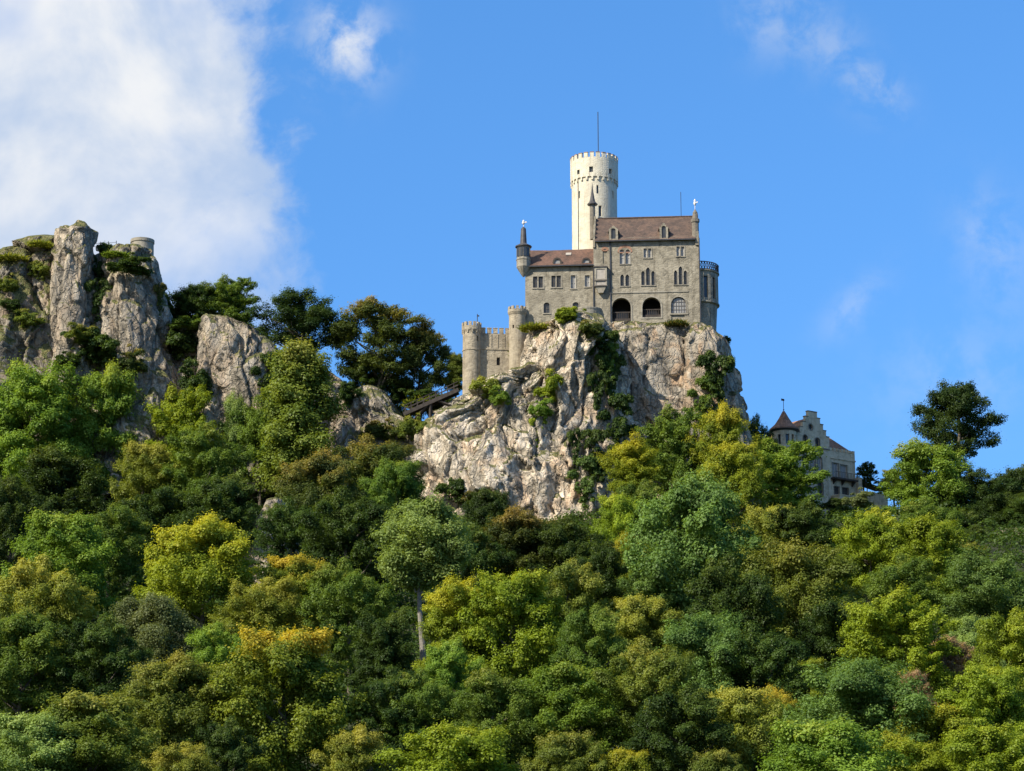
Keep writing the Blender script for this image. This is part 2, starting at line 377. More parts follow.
L['blue']    = leaf_mat('bluish green', (0.062, 0.106, 0.026), (0.125, 0.195, 0.046), (0.17, 0.22, 0.05), .75, 1.0)
L['pale']    = leaf_mat('pale green', (0.115, 0.165, 0.042), (0.205, 0.268, 0.072), (0.25, 0.29, 0.08), .7, 1.0)
L['grey']    = leaf_mat('grey green', (0.09, 0.115, 0.042), (0.15, 0.175, 0.066), (0.19, 0.20, 0.07), .7, 1.0)
L['rust']    = leaf_mat('reddish brown', (0.17, 0.12, 0.06), (0.28, 0.185, 0.105), (0.32, 0.22, 0.12), .6, .95)
L['pine']    = leaf_mat('dark needles', (0.02, 0.04, 0.011), (0.046, 0.073, 0.017), (0.08, 0.10, 0.025), .7, 1.0)

# ------------------------------------------------------------------ terrain
def smooth(x, a, b):
    t = min(1, max(0, (x - a) / (b - a))); return t * t * (3 - 2 * t)
PLAT = [(-400, 300), (-60, 268), (0, 272), (90, 262), (150, 268), (178, 330), (250, 338), (290, 368), (340, 400), (400, 416), (450, 414), (480, 425), (740, 440), (765, 500), (800, 522), (860, 528), (900, 535), (960, 535), (1100, 530), (1500, 540)]
def plat_z(X):
    px = 512 + X * ppm(418)
    for (a, ya), (b, yb) in zip(PLAT, PLAT[1:]):
        if px <= b: break
    t = min(1, max(0, (px - a) / (b - a))); py = ya + (yb - ya) * t
    return at(512, py, 418).z
def ground(X, Y):
    if Y < 150: base = 0.0 + 0.0 * Y
    else: base = 0.322 * (min(Y, 395) - 155)
    base = max(0, base)
    k = smooth(Y, 402, 422)
    z = base * (1 - k) + plat_z(X) * k
    z += (noise.noise(Vector((X * 0.03, Y * 0.03, 3))) * 2.2 + noise.noise(Vector((X * 0.11, Y * 0.11, 7))) * 0.7) * smooth(Y, 150, 200) * (1 - 0.8 * k)
    return z
def build_ground():
    xs = [-9000, -3000, -1000, -500, -300, -200] + [x * 2.5 for x in range(-60, 61)] + [200, 300, 500, 1000, 3000, 9000]
    ys = [-6000, -1000, -200, 0, 60, 120] + [150 + 3 * i for i in range(100)] + [470, 520, 600, 800, 1200, 2500, 6000, 14000]
    V = [(x, y, ground(x, y)) for y in ys for x in xs]; nx = len(xs)
    F = [(j * nx + i, j * nx + i + 1, (j + 1) * nx + i + 1, (j + 1) * nx + i) for j in range(len(ys) - 1) for i in range(nx - 1)]
    o = np_mesh('ground', np.array(V), np.array(F), M['ground'], True)
    return tag(o, 'wooded hillside rising from the valley to the cliffs', kind='structure')
g_obj = build_ground()

# ------------------------------------------------------------------ cliffs
ROCKS = []
def rock(name, rows, seed, label, T=6, Tb=6, nseg=160, dv=0.28, amp=1.0, ex=2.6, topn=10, flute=1.0, mat='rock_grey', jag=0.9):
    """a rock mass lofted through its silhouette rows (py, left px, right px, Y) and broken up by fractured noise"""
    rr = []
    for r in rows:
        py, l, rg, Y = r[:4]; t = r[4] if len(r) > 4 else T; sk = r[5] if len(r) > 5 else 0.0
        a, b = at(l, py, Y), at(rg, py, Y); rr.append((a.z, a.x, b.x, Y, t, sk))
    rr.sort()
    z0, z1 = rr[0][0], rr[-1][0]; nv = max(8, int((z1 - z0) / dv))
    nf = int(nseg * 0.72); nb = nseg - nf
    th = [math.pi - math.pi * i / nf for i in range(nf)] + [-math.pi * i / nb for i in range(nb)]   # front half first
    V = []
    so = Vector((seed * 17.3, seed * 5.1, seed * 9.7))
    fr, rf, ns = noise.fractal, noise.ridged_multi_fractal, noise.noise
    def interp(z):
        for A, B in zip(rr, rr[1:]):
            if z <= B[0]: break
        t = min(1, max(0, (z - A[0]) / max(1e-6, B[0] - A[0])))
        return [A[i] + (B[i] - A[i]) * t for i in range(6)]
    rings = []
    for j in range(nv + 1 + topn):
        if j <= nv: z = z0 + (z1 - z0) * j / nv; sc = 1.0
        else: q = (j - nv) / topn; z = z1 + 0.9 * math.sin(q * math.pi / 2) * min(1, (rr[-1][2] - rr[-1][1]) / 8); sc = 1 - q * 0.985
        _, xl, xr, Yc, tt, sk = interp(min(z, z1))
        cx, hx = (xl + xr) / 2, (xr - xl) / 2
        ring = []
        for a in th:
            c, s = math.cos(a), math.sin(a)
            cx_ = math.copysign(abs(c) ** (2 / ex), c); sy = math.copysign(abs(s) ** (2 / ex), s)
            D = tt if s >= 0 else Tb
            x = cx + hx * sc * cx_ ; y = Yc - D * sc * sy * (1 + sk * cx_)
            nx_, ny_ = c * D, -s * hx
            ln = math.hypot(nx_, ny_) + 1e-9; nx_ /= ln; ny_ /= ln
            p = Vector((x, y, z)) + so
            if s < -0.2: d = fr(p * 0.15, 1, 2, 3) * 1.5; dz = 0
            else:
                w = Vector((ns(p * 0.13), ns(p * 0.13 + Vector((50, 0, 0))), ns(p * 0.13 + Vector((0, 50, 0))))) * 2.2
                q = p + w
                big = fr(Vector((q.x * 0.10, q.y * 0.10, q.z * 0.055)), 1.0, 2.0, 3)
                f = Vector((q.x * 0.30, q.y * 0.30, q.z * 0.085))
                flu = 1 - abs(ns(f)) * 2.4
                def facet(sx, sz, g, o_, off):
                    f2 = Vector((q.x * sx, q.y * sx, q.z * sz)) + Vector((off, off, off)); vd, vp = noise.voronoi(f2)
                    v0 = vp[0]; nv_ = noise.noise_vector(v0 * 3.7); e = f2 - v0
                    return (e.x * nv_.x * g + e.z * nv_.z * g * 1.3) + ns(v0 * 5.3) * o_ - max(0, 0.10 - (vd[1] - vd[0])) * 2.6 * o_
                cell = facet(0.16, 0.060, 4.4, 2.6, 0); cell2 = facet(0.44, 0.16, 1.7, 0.95, 40); cell3 = facet(1.1, 0.45, .4, .22, 80)
                fine = fr(p * 1.3, 0.8, 2.1, 3)
                led = abs(((z * 0.21 + ns(p * 0.09) * 2.2) % 1) - 0.35)
                d = amp * (1.3 * big + 0.55 * flute * (flu - 0.5) + cell + cell2 + cell3 + 0.12 * fine - 0.5 * max(0, 0.3 - led))
            k = 1.0 if sc > 0.9 else sc
            lim = 0.38 * min(hx, D) * sc + .05; d = max(-lim, min(lim, d))
            ring.append((x + nx_ * d * k, y + ny_ * d * k, z + (fr(Vector((x * 0.22, y * 0.22, seed)), 1, 2, 3) * jag * amp * (0.6 if j > nv * .8 else 0.2))))
        rings.append(ring)
    n = len(th); V = [p for r in rings for p in r]
    F = [(j * n + i, j * n + (i + 1) % n, (j + 1) * n + (i + 1) % n, (j + 1) * n + i) for j in range(len(rings) - 1) for i in range(n)]
    F = np.array(F)[:, ::-1]
    o = np_mesh(name, np.array(V), F, M[mat], False)
    tag(o, label, kind='structure'); ROCKS.append(o)
    return o

YC = 402.0
rock('cliff', [(322, 556, 600, 398, 5), (330, 532, 606, 398, 6), (340, 522, 612, 398, 8), (356, 520, 616, 398, 9), (374, 516, 620, 398, 9.5), (386, 490, 622, 398, 10), (397, 468, 624, 398, 10), (412, 448, 628, 398, 10), (424, 424, 632, 398, 10.5),
               (440, 410, 634, 398, 11), (470, 408, 646, 398, 12), (510, 416, 664, 398, 13), (545, 420, 690, 398, 14), (600, 400, 720, 398, 15)], 1, 'pale cliff buttress under the left wing of the castle', nseg=320, dv=0.24, amp=1.08, ex=2.2, Tb=9, mat='rock', flute=1.35)
rock('cliff', [(334, 598, 712, 408, 8.6), (340, 598, 718, 408, 9.4), (350, 596, 726, 408, 10.2), (380, 594, 733, 408, 11), (405, 590, 737, 408, 11.5), (440, 590, 744, 408, 12.5), (480, 580, 758, 408, 14), (540, 570, 780, 408, 16)],
     2, 'brown grey rock face under the main block of the castle', nseg=240, dv=0.26, amp=0.55, ex=4.0, Tb=12, flute=.7, mat='rock_brown')
rock('cliff', [(240, 42, 62, 411, 3), (245, 30, 70, 411, 4.5), (252, 10, 84, 411, 6), (262, -14, 100, 411, 7.5), (280, -50, 108, 411, 9), (310, -70, 112, 411, 10.5), (360, -90, 118, 411, 12), (420, -100, 140, 411, 14), (500, -110, 180, 411, 17)],
     3, 'grass topped cliff at the left edge of the ridge', nseg=280, dv=0.3, amp=1.1, ex=2.4, Tb=14, mat='rock_grassy')
rock('cliff', [(225, 77, 92, 402, 2.4), (228, 74, 95, 402, 3.2), (232, 69, 95, 402, 3.8), (250, 66, 94, 402, 4), (275, 62, 93, 402, 4.3), (310, 60, 92, 402, 4.6), (350, 56, 94, 402, 5), (400, 46, 100, 402, 6)],
     44, 'tall rock pinnacle standing proud of the left ridge', nseg=150, dv=0.22, amp=0.6, ex=3.4, Tb=5, topn=5, jag=2.0)
rock('cliff', [(229, 57, 72, 402.5, 2.4), (234, 56, 78, 402.5, 3.4), (250, 54, 80, 402.5, 3.8), (280, 55, 80, 402.5, 4), (330, 52, 84, 402.5, 5), (390, 44, 90, 402.5, 6)], 45, 'lower shoulder on the left of the rock pinnacle', nseg=110, dv=0.25, amp=0.55, ex=3.0, Tb=5, topn=5)
rock('cliff', [(253, 106, 151, 408, 4), (258, 98, 154, 408, 5), (282, 96, 160, 408, 6.5), (300, 94, 165, 408, 7), (320, 92, 169, 408, 8), (352, 90, 173, 408, 9), (372, 88, 181, 408, 10), (400, 86, 192, 408, 11), (450, 84, 206, 408, 13), (510, 80, 220, 408, 15)],
     5, 'steep rock below the round lookout', nseg=220, dv=0.27, amp=0.85, ex=2.3, Tb=9)
rock('cliff', [(318, 204, 220, 403, 3), (322, 202, 240, 403, 4), (328, 201, 254, 403, 4.6), (338, 200, 262, 403, 5), (360, 199, 266, 403, 5.6), (395, 197, 270, 403, 6.2), (430, 190, 276, 403, 7), (500, 180, 290, 403, 9)],
     61, 'grey rock knob right of the lookout rock', nseg=190, dv=0.25, amp=0.55, ex=3.6, Tb=6, topn=8, flute=1.6, jag=2.4)
rock('cliff', [(338, 252, 266, 405, 3), (348, 250, 276, 405, 4), (372, 248, 284, 405, 5), (400, 246, 292, 405, 6), (450, 240, 300, 405, 8)], 62, 'narrow rock rib on the right flank of the grey knob', nseg=100, dv=0.27, amp=0.5, ex=3.0, Tb=6, topn=6, flute=1.5, jag=2.4)
rock('cliff', [(334, 172, 204, 412, 4), (344, 166, 212, 411, 4.5), (362, 160, 262, 411, 5), (382, 152, 300, 411, 5.5), (396, 146, 336, 411, 6), (412, 142, 380, 411, 6.5), (430, 140, 420, 411, 7), (470, 130, 440, 411, 9), (520, 120, 460, 411, 12)], 7, 'shaded rock wall linking the lookout rock with the outcrop by the footbridge', nseg=260, dv=0.32, amp=0.9, ex=3.6)
rock('cliff', [(360, 263, 282, 410, 3), (368, 260, 296, 410, 4), (374, 258, 326, 410, 5), (386, 256, 341, 410, 6), (402, 255, 348, 410, 7), (440, 250, 356, 410, 8), (500, 240, 366, 410, 10)], 8, 'low shaded rock shelf below the dark pine', nseg=170, dv=0.32, amp=0.7)
rock('cliff', [(388, 356, 376, 404, 3), (393, 346, 386, 404, 4), (404, 338, 394, 404, 5), (416, 334, 400, 404, 6), (428, 332, 418, 404, 6.5), (450, 328, 436, 404, 8), (500, 316, 452, 404, 10)], 9, 'rock outcrop at the foot of the footbridge', nseg=180, dv=0.28, amp=0.75)
rock('boulder', [(500, 264, 284, 322, 2), (515, 258, 288, 322, 2.5), (545, 250, 290, 322, 3), (575, 240, 296, 322, 4), (600, 236, 300, 322, 5)], 10, 'grey rock showing through the trees behind the yellow tree', nseg=90, dv=0.2, amp=0.4)
rock('boulder', [(584, 614, 636, 318, 2), (596, 608, 642, 318, 2.5), (625, 602, 648, 318, 3), (660, 596, 654, 318, 4)], 11, 'pale rock in the gap right of the middle trees', nseg=90, dv=0.2, amp=0.4)
rock('cliff', [(531, 996, 1030, 372, 3.5), (537, 988, 1044, 372, 4.5), (548, 982, 1056, 372, 5.5), (570, 970, 1070, 372, 7), (610, 955, 1080, 372, 9)], 12, 'grey cliff at the right edge below the dark hedge', nseg=120, dv=0.3, amp=0.6)

def world_bvh(objs):
    V, F = [], []
    for o in objs:
        b = len(V); V += [tuple(v.co) for v in o.data.vertices]; F += [tuple(b + i for i in p.vertices) for p in o.data.polygons]
    return BVHTree.FromPolygons(V, F)
BVH = world_bvh(ROCKS + [g_obj])
CAMP = Vector((0, 0, CAMZ))
def hit(px, py):
    r = BVH.ray_cast(CAMP, ray(px, py).normalized())
    return r[0] if r[0] else at(px, py, 405)

# ------------------------------------------------------------------ architecture
class Frame:
    def __init__(s, px, py, Y, ang):
        s.o = at(px, py, Y); s.a = ang; s.c, s.s = math.cos(ang), math.sin(ang)
    def loc(s, p):
        d = Vector(p) - s.o
        return Vector((d.x * s.c + d.y * s.s, -d.x * s.s + d.y * s.c, d.z))
    def P(s, px, py, d=0.0):           # pixel onto the vertical plane at local depth d -> (u, w)
        r = ray(px, py); o = s.loc(CAMP); rl = Vector((r.x * s.c + r.y * s.s, -r.x * s.s + r.y * s.c, r.z))
        t = (d - o.y) / rl.y; p = o + rl * t
        return p.x, p.z
    def rect(s, x0, y0, x1, y1, d=0.0):
        u0, w1 = s.P(x0, y0, d); u1, w0 = s.P(x1, y1, d)
        return u0, u1, w0, w1

def rect_loop(u0, u1, w0, w1): return [(u0, w0), (u1, w0), (u1, w1), (u0, w1)]
def arch_loop(u0, u1, w0, w1, pointed=False, n=8):
    c = (u0 + u1) / 2; h = (u1 - u0) / 2
    rise = min(h * (1.35 if pointed else 1.0), (w1 - w0) * 0.6); ws = w1 - rise
    pts = [(u0, w0), (u1, w0)]
    for i in range(n + 1):
        a = math.pi * i / n
        if pointed:
            t = i / n; x = math.cos(a)
            y = (1 - abs(x) ** 1.6) ** 0.8 if abs(x) < 1 else 0
            pts.append((c + h * x, ws + rise * max(0, y)))
        else: pts.append((c + h * math.cos(a), ws + rise * math.sin(a)))
    return pts
def grow(loop, g):                      # offset about the centre by a fixed margin
    us = [p[0] for p in loop]; ws = [p[1] for p in loop]
    cu, cw = (min(us) + max(us)) / 2, (min(ws) + max(ws)) / 2; hu, hw = (max(us) - min(us)) / 2, (max(ws) - min(ws)) / 2
    return [(cu + (p[0] - cu) * (hu + g) / hu, cw + (p[1] - cw) * (hw + g) / hw) for p in loop]
def pierced(mb, outline, holes, d, depth, m=0, back=None):
    """a wall front at local y=d with real openings and reveals"""
    loops = [[Vector((p[0], p[1], 0)) for p in outline]] + [[Vector((p[0], p[1], 0)) for p in h] for h in holes]
    flat = [p for l in loops for p in l]
    for t in geometry.tessellate_polygon(loops):
        mb.poly([(flat[i].x, d, flat[i].y) for i in t], m)
    for h in holes:
        mb.quad_strip([(p[0], d, p[1]) for p in h], [(p[0], d + depth, p[1]) for p in h], True, m)
def flat_ring(mb, outer, inner, y0, y1, m=0):
    mb.quad_strip([(p[0], y0, p[1]) for p in outer], [(p[0], y0, p[1]) for p in inner], True, m)
    mb.quad_strip([(p[0], y0, p[1]) for p in outer], [(p[0], y1, p[1]) for p in outer], True, m)
    mb.quad_strip([(p[0], y0, p[1]) for p in inner], [(p[0], y1, p[1]) for p in inner], True, m)
def window(root, loop, d, recess=0.32, glass='glass', frame='frame_dark', trim='trim', mull=1, trans=1, surround=0.16, bar=0.05, label=None, name='window'):
    mb = MB(); mb.poly([(p[0], d + recess, p[1]) for p in grow(loop, -0.01)])
    w = mb.build(name, M[glass], root)
    if label: w['label'] = label
    us = [p[0] for p in loop]; ws = [p[1] for p in loop]; u0, u1, w0, w1 = min(us), max(us), min(ws), max(ws)
    f = MB(); flat_ring(f, grow(loop, -0.012), grow(loop, -0.012 - bar * 1.6), d + recess - 0.09, d + recess - 0.015)
    top = w1 - 0.12 * (w1 - w0)
    for i in range(mull):
        u = u0 + (u1 - u0) * (i + 1) / (mull + 1); f.box(u - bar / 2, u + bar / 2, d + recess - 0.085, d + recess - 0.02, w0 + .04, top)
    for i in range(trans):
        z = w0 + (w1 - w0) * (i + 1) / (trans + 1.25); f.box(u0 + .04, u1 - .04, d + recess - 0.08, d + recess - 0.025, z - bar / 2, z + bar / 2)
    f.build('frame', M[frame], w)
    if surround:
        s = MB(); flat_ring(s, grow(loop, surround), grow(loop, 0.0), d - 0.07, d + 0.12)
        s.box(u0 - surround * 1.3, u1 + surround * 1.3, d - 0.14, d - 0.075, w0 - surround * 1.3, w0 - surround * 0.15)
        s.build('surround', M[trim], w)
    return w

# ---- the castle block
F0 = Frame(593, 322, 401.5, R(-4.5))
castle = empty('castle_palace', F0.o, F0.a)
tag(castle, 'grey stone castle block with brown tiled roofs on top of the cliff', 'castle')
P = F0.P
uL, wE = P(593.3, 238.5); uR, _ = P(698.3, 238.5)
wB = P(640, 352)[1]
def A(x0, y0, x1, y1, d=0, pt=False):
    u0, u1, w0, w1 = F0.rect(x0, y0, x1, y1, d); return arch_loop(u0, u1, w0, w1, pt)
def Q(x0, y0, x1, y1, d=0):
    u0, u1, w0, w1 = F0.rect(x0, y0, x1, y1, d); return rect_loop(u0, u1, w0, w1)
wins = []   # (loop, kwargs)
for x0, x1 in ((619.6, 624.3), (625.5, 630.2)): wins.append((A(x0, 249.5, x1, 264), dict(glass='glass_pale', frame='frame_pale', surround=.1, mull=0, trans=1)))
for x0, x1 in ((643.6, 646.9), (648.1, 651.4)): wins.append((Q(x0, 248.6, x1, 257.6), dict(glass='glass_pale', frame='frame_pale', mull=0)))
for x0, x1 in ((676.4, 679.8), (680.9, 684.3)): wins.append((Q(x0, 246.6, x1, 256), dict(glass='glass_pale', frame='frame_pale', mull=0)))
for x0, x1 in ((620.3, 624.2), (625.4, 629.4)): wins.append((A(x0, 274.5, x1, 286, 0, True), dict(glass='glass', mull=0, surround=.12)))
for x0, x1, y in ((641.2, 644.9, 271), (646, 650.2, 267.5), (651.3, 655, 271)): wins.append((A(x0, y, x1, 285.2, 0, True), dict(mull=0, trans=2, surround=.12)))
for x0, x1, y in ((673.9, 677.5, 270.5), (678.6, 682.6, 266.5), (683.6, 687.2, 270.5)): wins.append((A(x0, y, x1, 284.6, 0, True), dict(mull=0, trans=2, surround=.12)))
blind = A(602.8, 249.5, 607.2, 263.5)
arches = [A(611.9, 298, 631, 321.5), A(642.2, 297.4, 661, 317)]
big = A(670.8, 297, 686.6, 313)
panel = Q(671.2, 314.3, 684.8, 322.5)
DEP = 12.0
mb = MB()
outline = rect_loop(uL, uR, wB, wE)
loops_small = [w[0] for w in wins] + [big]
loops = [[Vector((p[0], p[1], 0)) for p in l] for l in [outline] + loops_small + arches + [blind, panel]]
flat = [p for l in loops for p in l]
for t in geometry.tessellate_polygon(loops): mb.poly([(flat[i].x, 0, flat[i].y) for i in t])
for h in loops_small: mb.quad_strip([(p[0], 0, p[1]) for p in h], [(p[0], .4, p[1]) for p in h])
for h, dd_ in ((blind, .15), (panel, .18)):
    mb.quad_strip([(p[0], 0, p[1]) for p in h], [(p[0], dd_, p[1]) for p in h]); mb.poly([(p[0], dd_, p[1]) for p in h])
for h in arches: mb.quad_strip([(p[0], 0, p[1]) for p in h], [(p[0], 1.0, p[1]) for p in h])
mb.poly([(uL, 0, wB), (uL, DEP, wB), (uL, DEP, wE), (uL, 0, wE)]); mb.poly([(uR, 0, wB), (uR, DEP, wB), (uR, DEP, wE), (uR, 0, wE)])
mb.poly([(uL, DEP, wB), (uR, DEP, wB), (uR, DEP, wE), (uL, DEP, wE)])
mb.build('main_wall', M['stone'], castle)
for lp, kw in wins: window(castle, lp, 0, **kw)
window(castle, big, 0, glass='glass_pale', frame='frame_dark', mull=5, trans=3, surround=.22, bar=.07, label='large round arched window with a pale grid of panes')
for h in arches:
    us = [p[0] for p in h]; ws = [p[1] for p in h]; u0, u1, w0, w1 = min(us), max(us), min(ws), max(ws)
    lg = MB()
    pr = grow(h, .5)
    lg.box(u0 - .6, u1 + .6, 4.6, 4.8, w0 - .4, w1 + .6); lg.box(u0 - .8, u0 - .62, 1.0, 4.6, w0 - .4, w1 + .6); lg.box(u1 + .62, u1 + .8, 1.0, 4.6, w0 - .4, w1 + .6)
    lg.box(u0 - .6, u1 + .6, 1.0, 4.6, w0 - .4, w0 - .02); lg.box(u0 - .6, u1 + .6, 1.0, 4.6, w1 + .4, w1 + .6)
    lo = lg.build('loggia', M['void'], castle); lo['label'] = 'deep dark arched opening of the loggia'
    wn_ = MB(); wl = arch_loop(u0 + .6, u1 - .6, w0 + 1.0, w1 - .9); wn_.poly([(p[0], 4.55, p[1]) for p in wl]); wn_.build('pane', M['glass'], lo)
    bl = MB(); hw = (w1 - w0)
    bl.box(u0 + .03, u1 - .03, .46, .62, w0 + hw * .40, w0 + hw * .44); bl.box(u0 + .03, u1 - .03, .44, .66, w0, w0 + hw * .16)
    k = 9
    for i in range(k): u = u0 + .1 + (u1 - u0 - .2) * i / (k - 1); bl.box(u - .06, u + .06, .48, .60, w0 + hw * .16, w0 + hw * .40)
    bl.build('balustrade', M['wood_dark'], lo)
    tr = MB(); flat_ring(tr, grow(h, .28), h, -.08, .1); tr.build('surround', M['trim'], lo)
# brick relieving arch over the double window, and the blind arch
br = MB(); l1 = A(617.4, 245, 632.6, 262); l2 = A(619, 247.6, 631, 262)
flat_ring(br, l1[2:], l2[2:], -.05, .03); br.build('relieving_arch', M['brick_red'], castle)
br = MB(); l1 = A(601.2, 246.6, 608.8, 262); l2 = A(602.6, 249, 607.4, 262); flat_ring(br, l1[2:], l2[2:], -.04, .03); br.build('relieving_arch', M['brick_red'], castle)
sc_ = MB(); u0, w = P(610.5, 293); u1, _ = P(688.5, 293); sc_.box(u0, u1, -.12, -.003, w - .12, w + .14); sc_.build('string_course', M['trim'], castle)
# drainpipes
for x, y0, y1 in ((610, 241, 322), (593.4, 268, 312), (699.0, 238, 322)):
    u, wa = P(x, y0); _, wb = P(x, y1); d = MB(); d.box(u - .1, u + .1, -.2, -.02, wb, wa); d.build('drainpipe', M['metal'], castle)
# main roof
def gable_roof(root, name, u0, u1, we, wr, d0, dr, d1, mat, th=.22, sag=0.0):
    mb = MB(); n = 14
    def z(w, i, k=1): return w - sag * math.sin(math.pi * i / n) * k + noise.noise(Vector((i * .7, w, 0))) * .05
    E0 = [(u0 + (u1 - u0) * i / n, d0, z(we, i, .3)) for i in range(n + 1)]; RR = [(u0 + (u1 - u0) * i / n, dr, z(wr, i)) for i in range(n + 1)]; E1 = [(u0 + (u1 - u0) * i / n, d1, z(we, i, .3)) for i in range(n + 1)]
    mb.quad_strip(E0, RR, False); mb.quad_strip(RR, E1, False)
    lo = lambda A_: [(a, b, c - th) for a, b, c in A_]
    mb.quad_strip(lo(E0), lo(RR), False); mb.quad_strip(lo(RR), lo(E1), False); mb.quad_strip(E0, lo(E0), False); mb.quad_strip(E1, lo(E1), False)
    for q in (0, -1): mb.quad_strip([E0[q], RR[q], E1[q]], [lo(E0)[q], lo(RR)[q], lo(E1)[q]], False)
    return mb.build(name, M[mat], root)
wr = P(645, 217.6, 6.0)[1]; we = P(645, 239.2, -.55)[1]
roof = gable_roof(castle, 'main_roof', uL + .28, uR - .5, we, wr, -.55, 6.0, DEP + .5, 'roof_brown', sag=.12)
rc = MB(); rc.lathe((0, 0, 0), [(.16, 0), (.16, uR - uL - 1.1)], 8); o = rc.build('ridge_cap', M['roof_brown'], roof); o.location = (uL + .55, 6.0, wr + .02); o.rotation_euler = (0, R(90), 0)
gt = MB(); gt.box(uL + .28, uR - .5, -.72, -.57, we - .30, we - .12); gt.build('gutter', M['metal'], roof)
# stepped gable ends
def gable_end(root, u, th, we, wr, d0, dr, d1, over, steps, mat, name='gable_wall'):
    pts = []
    for side in (0, 1):
        for i in range(steps + 1):
            t = i / steps
            d = d0 + (dr - d0) * t if side == 0 else d1 + (dr - d1) * t
            pts.append((side, d, we + (wr - we) * t))
    f = [p for p in pts if p[0] == 0]; b = [p for p in pts if p[0] == 1]
    loop = [(d0, we - 1.2)]
    for i in range(steps):
        loop += [(f[i][1], f[i + 1][2] + over), (f[i + 1][1], f[i + 1][2] + over)]
    loop += [(dr + .5, wr + over)]
    for i in range(steps - 1, -1, -1):
        loop += [(b[i + 1][1] + (0.5 if i == steps - 1 else 0), b[i + 1][2] + over), (b[i][1], b[i + 1][2] + over)]
    loop += [(d1, we - 1.2)]
    out = [loop[0]]
    for p in loop[1:]:
        if (p[0] - out[-1][0]) ** 2 + (p[1] - out[-1][1]) ** 2 > 1e-6: out.append(p)
    mb = MB(); mb.prism(out, 'x', u, u + th); return mb.build(name, M[mat], root)
gable_end(castle, uL - .06, .36, we, wr, -.25, 6.0, DEP + .3, .12, 5, 'stone')
gable_end(castle, uR - .56, .62, we, wr, -.25, 6.0, DEP + .3, .12, 5, 'stone')
# dormers of the main roof
def dormer(root, x0, x1, ytop, ybot, roofmat, wallmat, depth=4.0, stepped=False, dd0=-.45):
    u0, u1, w0, w1 = F0.rect(x0, ytop, x1, ybot, dd0); c = (u0 + u1) / 2; h = (u1 - u0) / 2
    ws = w1 - h * .9
    body = [(u0, w0), (u1, w0), (u1, ws), (c, w1), (u0, ws)]
    if stepped: body = [(u0, w0), (u1, w0), (u1, ws), (u1 - h * .45, ws), (u1 - h * .45, ws + h * .5), (c + h * .25, ws + h * .5), (c + h * .25, w1), (c - h * .25, w1), (c - h * .25, ws + h * .5), (u0 + h * .45, ws + h * .5), (u0 + h * .45, ws), (u0, ws)]
    op = arch_loop(c - h * .5, c + h * .5, w0 + .35, ws + h * .25)
    mb = MB(); pierced(mb, body, [op], dd0, .3); mb.quad_strip([(p[0], dd0, p[1]) for p in body], [(p[0], dd0 + .5, p[1]) for p in body])
    mb.box(u0 + .02, u1 - .02, dd0 + .5, depth, w0 + .1, ws - .02)
    dm = mb.build('dormer', M[wallmat], root)
    mb = MB(); mb.poly([(p[0], dd0 + .26, p[1]) for p in op]); mb.build('window', M['glass'], dm)
    mb = MB(); e = .25
    mb.quad_strip([(u0 - e, dd0 + .52, ws - .2), (c, dd0 + .52, w1 - .05), (u1 + e, dd0 + .52, ws - .2)], [(u0 - e, depth, ws - .2), (c, depth, w1 - .05), (u1 + e, depth, ws - .2)], False)
    mb.quad_strip([(u0 - e, dd0 + .52, ws - .36), (c, dd0 + .52, w1 - .2), (u1 + e, dd0 + .52, ws - .36)], [(u0 - e, dd0 + .52, ws - .2), (c, dd0 + .52, w1 - .05), (u1 + e, dd0 + .52, ws - .2)], False)
    mb.build('roof', M[roofmat], dm)
    return dm
dormer(castle, 608.8, 618.0, 225.5, 240.5, 'roof_brown', 'stone')
dormer(castle, 659.4, 668.2, 223.2, 239.8, 'roof_brown', 'stone', stepped=True)
# corner turret on the right gable
u, w0 = P(695.6, 240, .3); _, w1 = P(695.6, 209.5, .3); rr_ = .62
mb = MB(); mb.lathe((u, .3, w0), [(.15, -1.2), (rr_, .1), (rr_, (w1 - w0) * .55), (rr_ * 1.25, (w1 - w0) * .58), (rr_ * 1.25, (w1 - w0) * .68), (rr_ * .85, (w1 - w0) * .7), (rr_ * .7, (w1 - w0) * .9), (.1, (w1 - w0))], 8)
ct = mb.build('corner_turret', M['trim_dark'], castle)
def finial(parent, u, d, w, h, s=1.0):
    mb = MB(); mb.lathe((u, d, w), [(.05, -.2), (.05, h * .35), (.2 * s, h * .45), (.28 * s, h * .6), (.16 * s, h * .72), (.22 * s, h * .82), (.03, h)], 8)
    mb.rbox((u + .22 * s, d, w + h * .66), (.3 * s, 0, .08), (0, .05, 0), (-.02, 0, .1 * s)); return mb.build('finial', M['white_metal'], parent)
finial(ct, u, .3, w1, P(692, 199, .3)[1] - w1)
ua, wa = P(681.2, 218, 6); _, wb = P(681.2, 192, 6); mb = MB(); mb.bar((ua, 6, wa), (ua, 6, wb), .035); mb.build('aerial', M['metal'], roof)
# slim stair turret with a pointed cap at the left gable
u, wt = P(592.2, 183, 6.2); _, wc = P(592.2, 204.5, 6.2); _, wb = P(592.2, 224, 6.2)
mb = MB(); mb.lathe((u, 6.2, wb), [(.5, -3), (.5, wc - wb - .3), (.62, wc - wb), (.62, wc - wb + .05)], 10); st = mb.build('stair_turret', M['trim_dark'], castle)
mb = MB(); mb.lathe((u, 6.2, wc), [(.95, -.1), (.98, .05), (.55, .55), (.4, 1.2), (.18, 2.6), (.03, wt - wc)], 10); mb.build('spire', M['slate'], st)
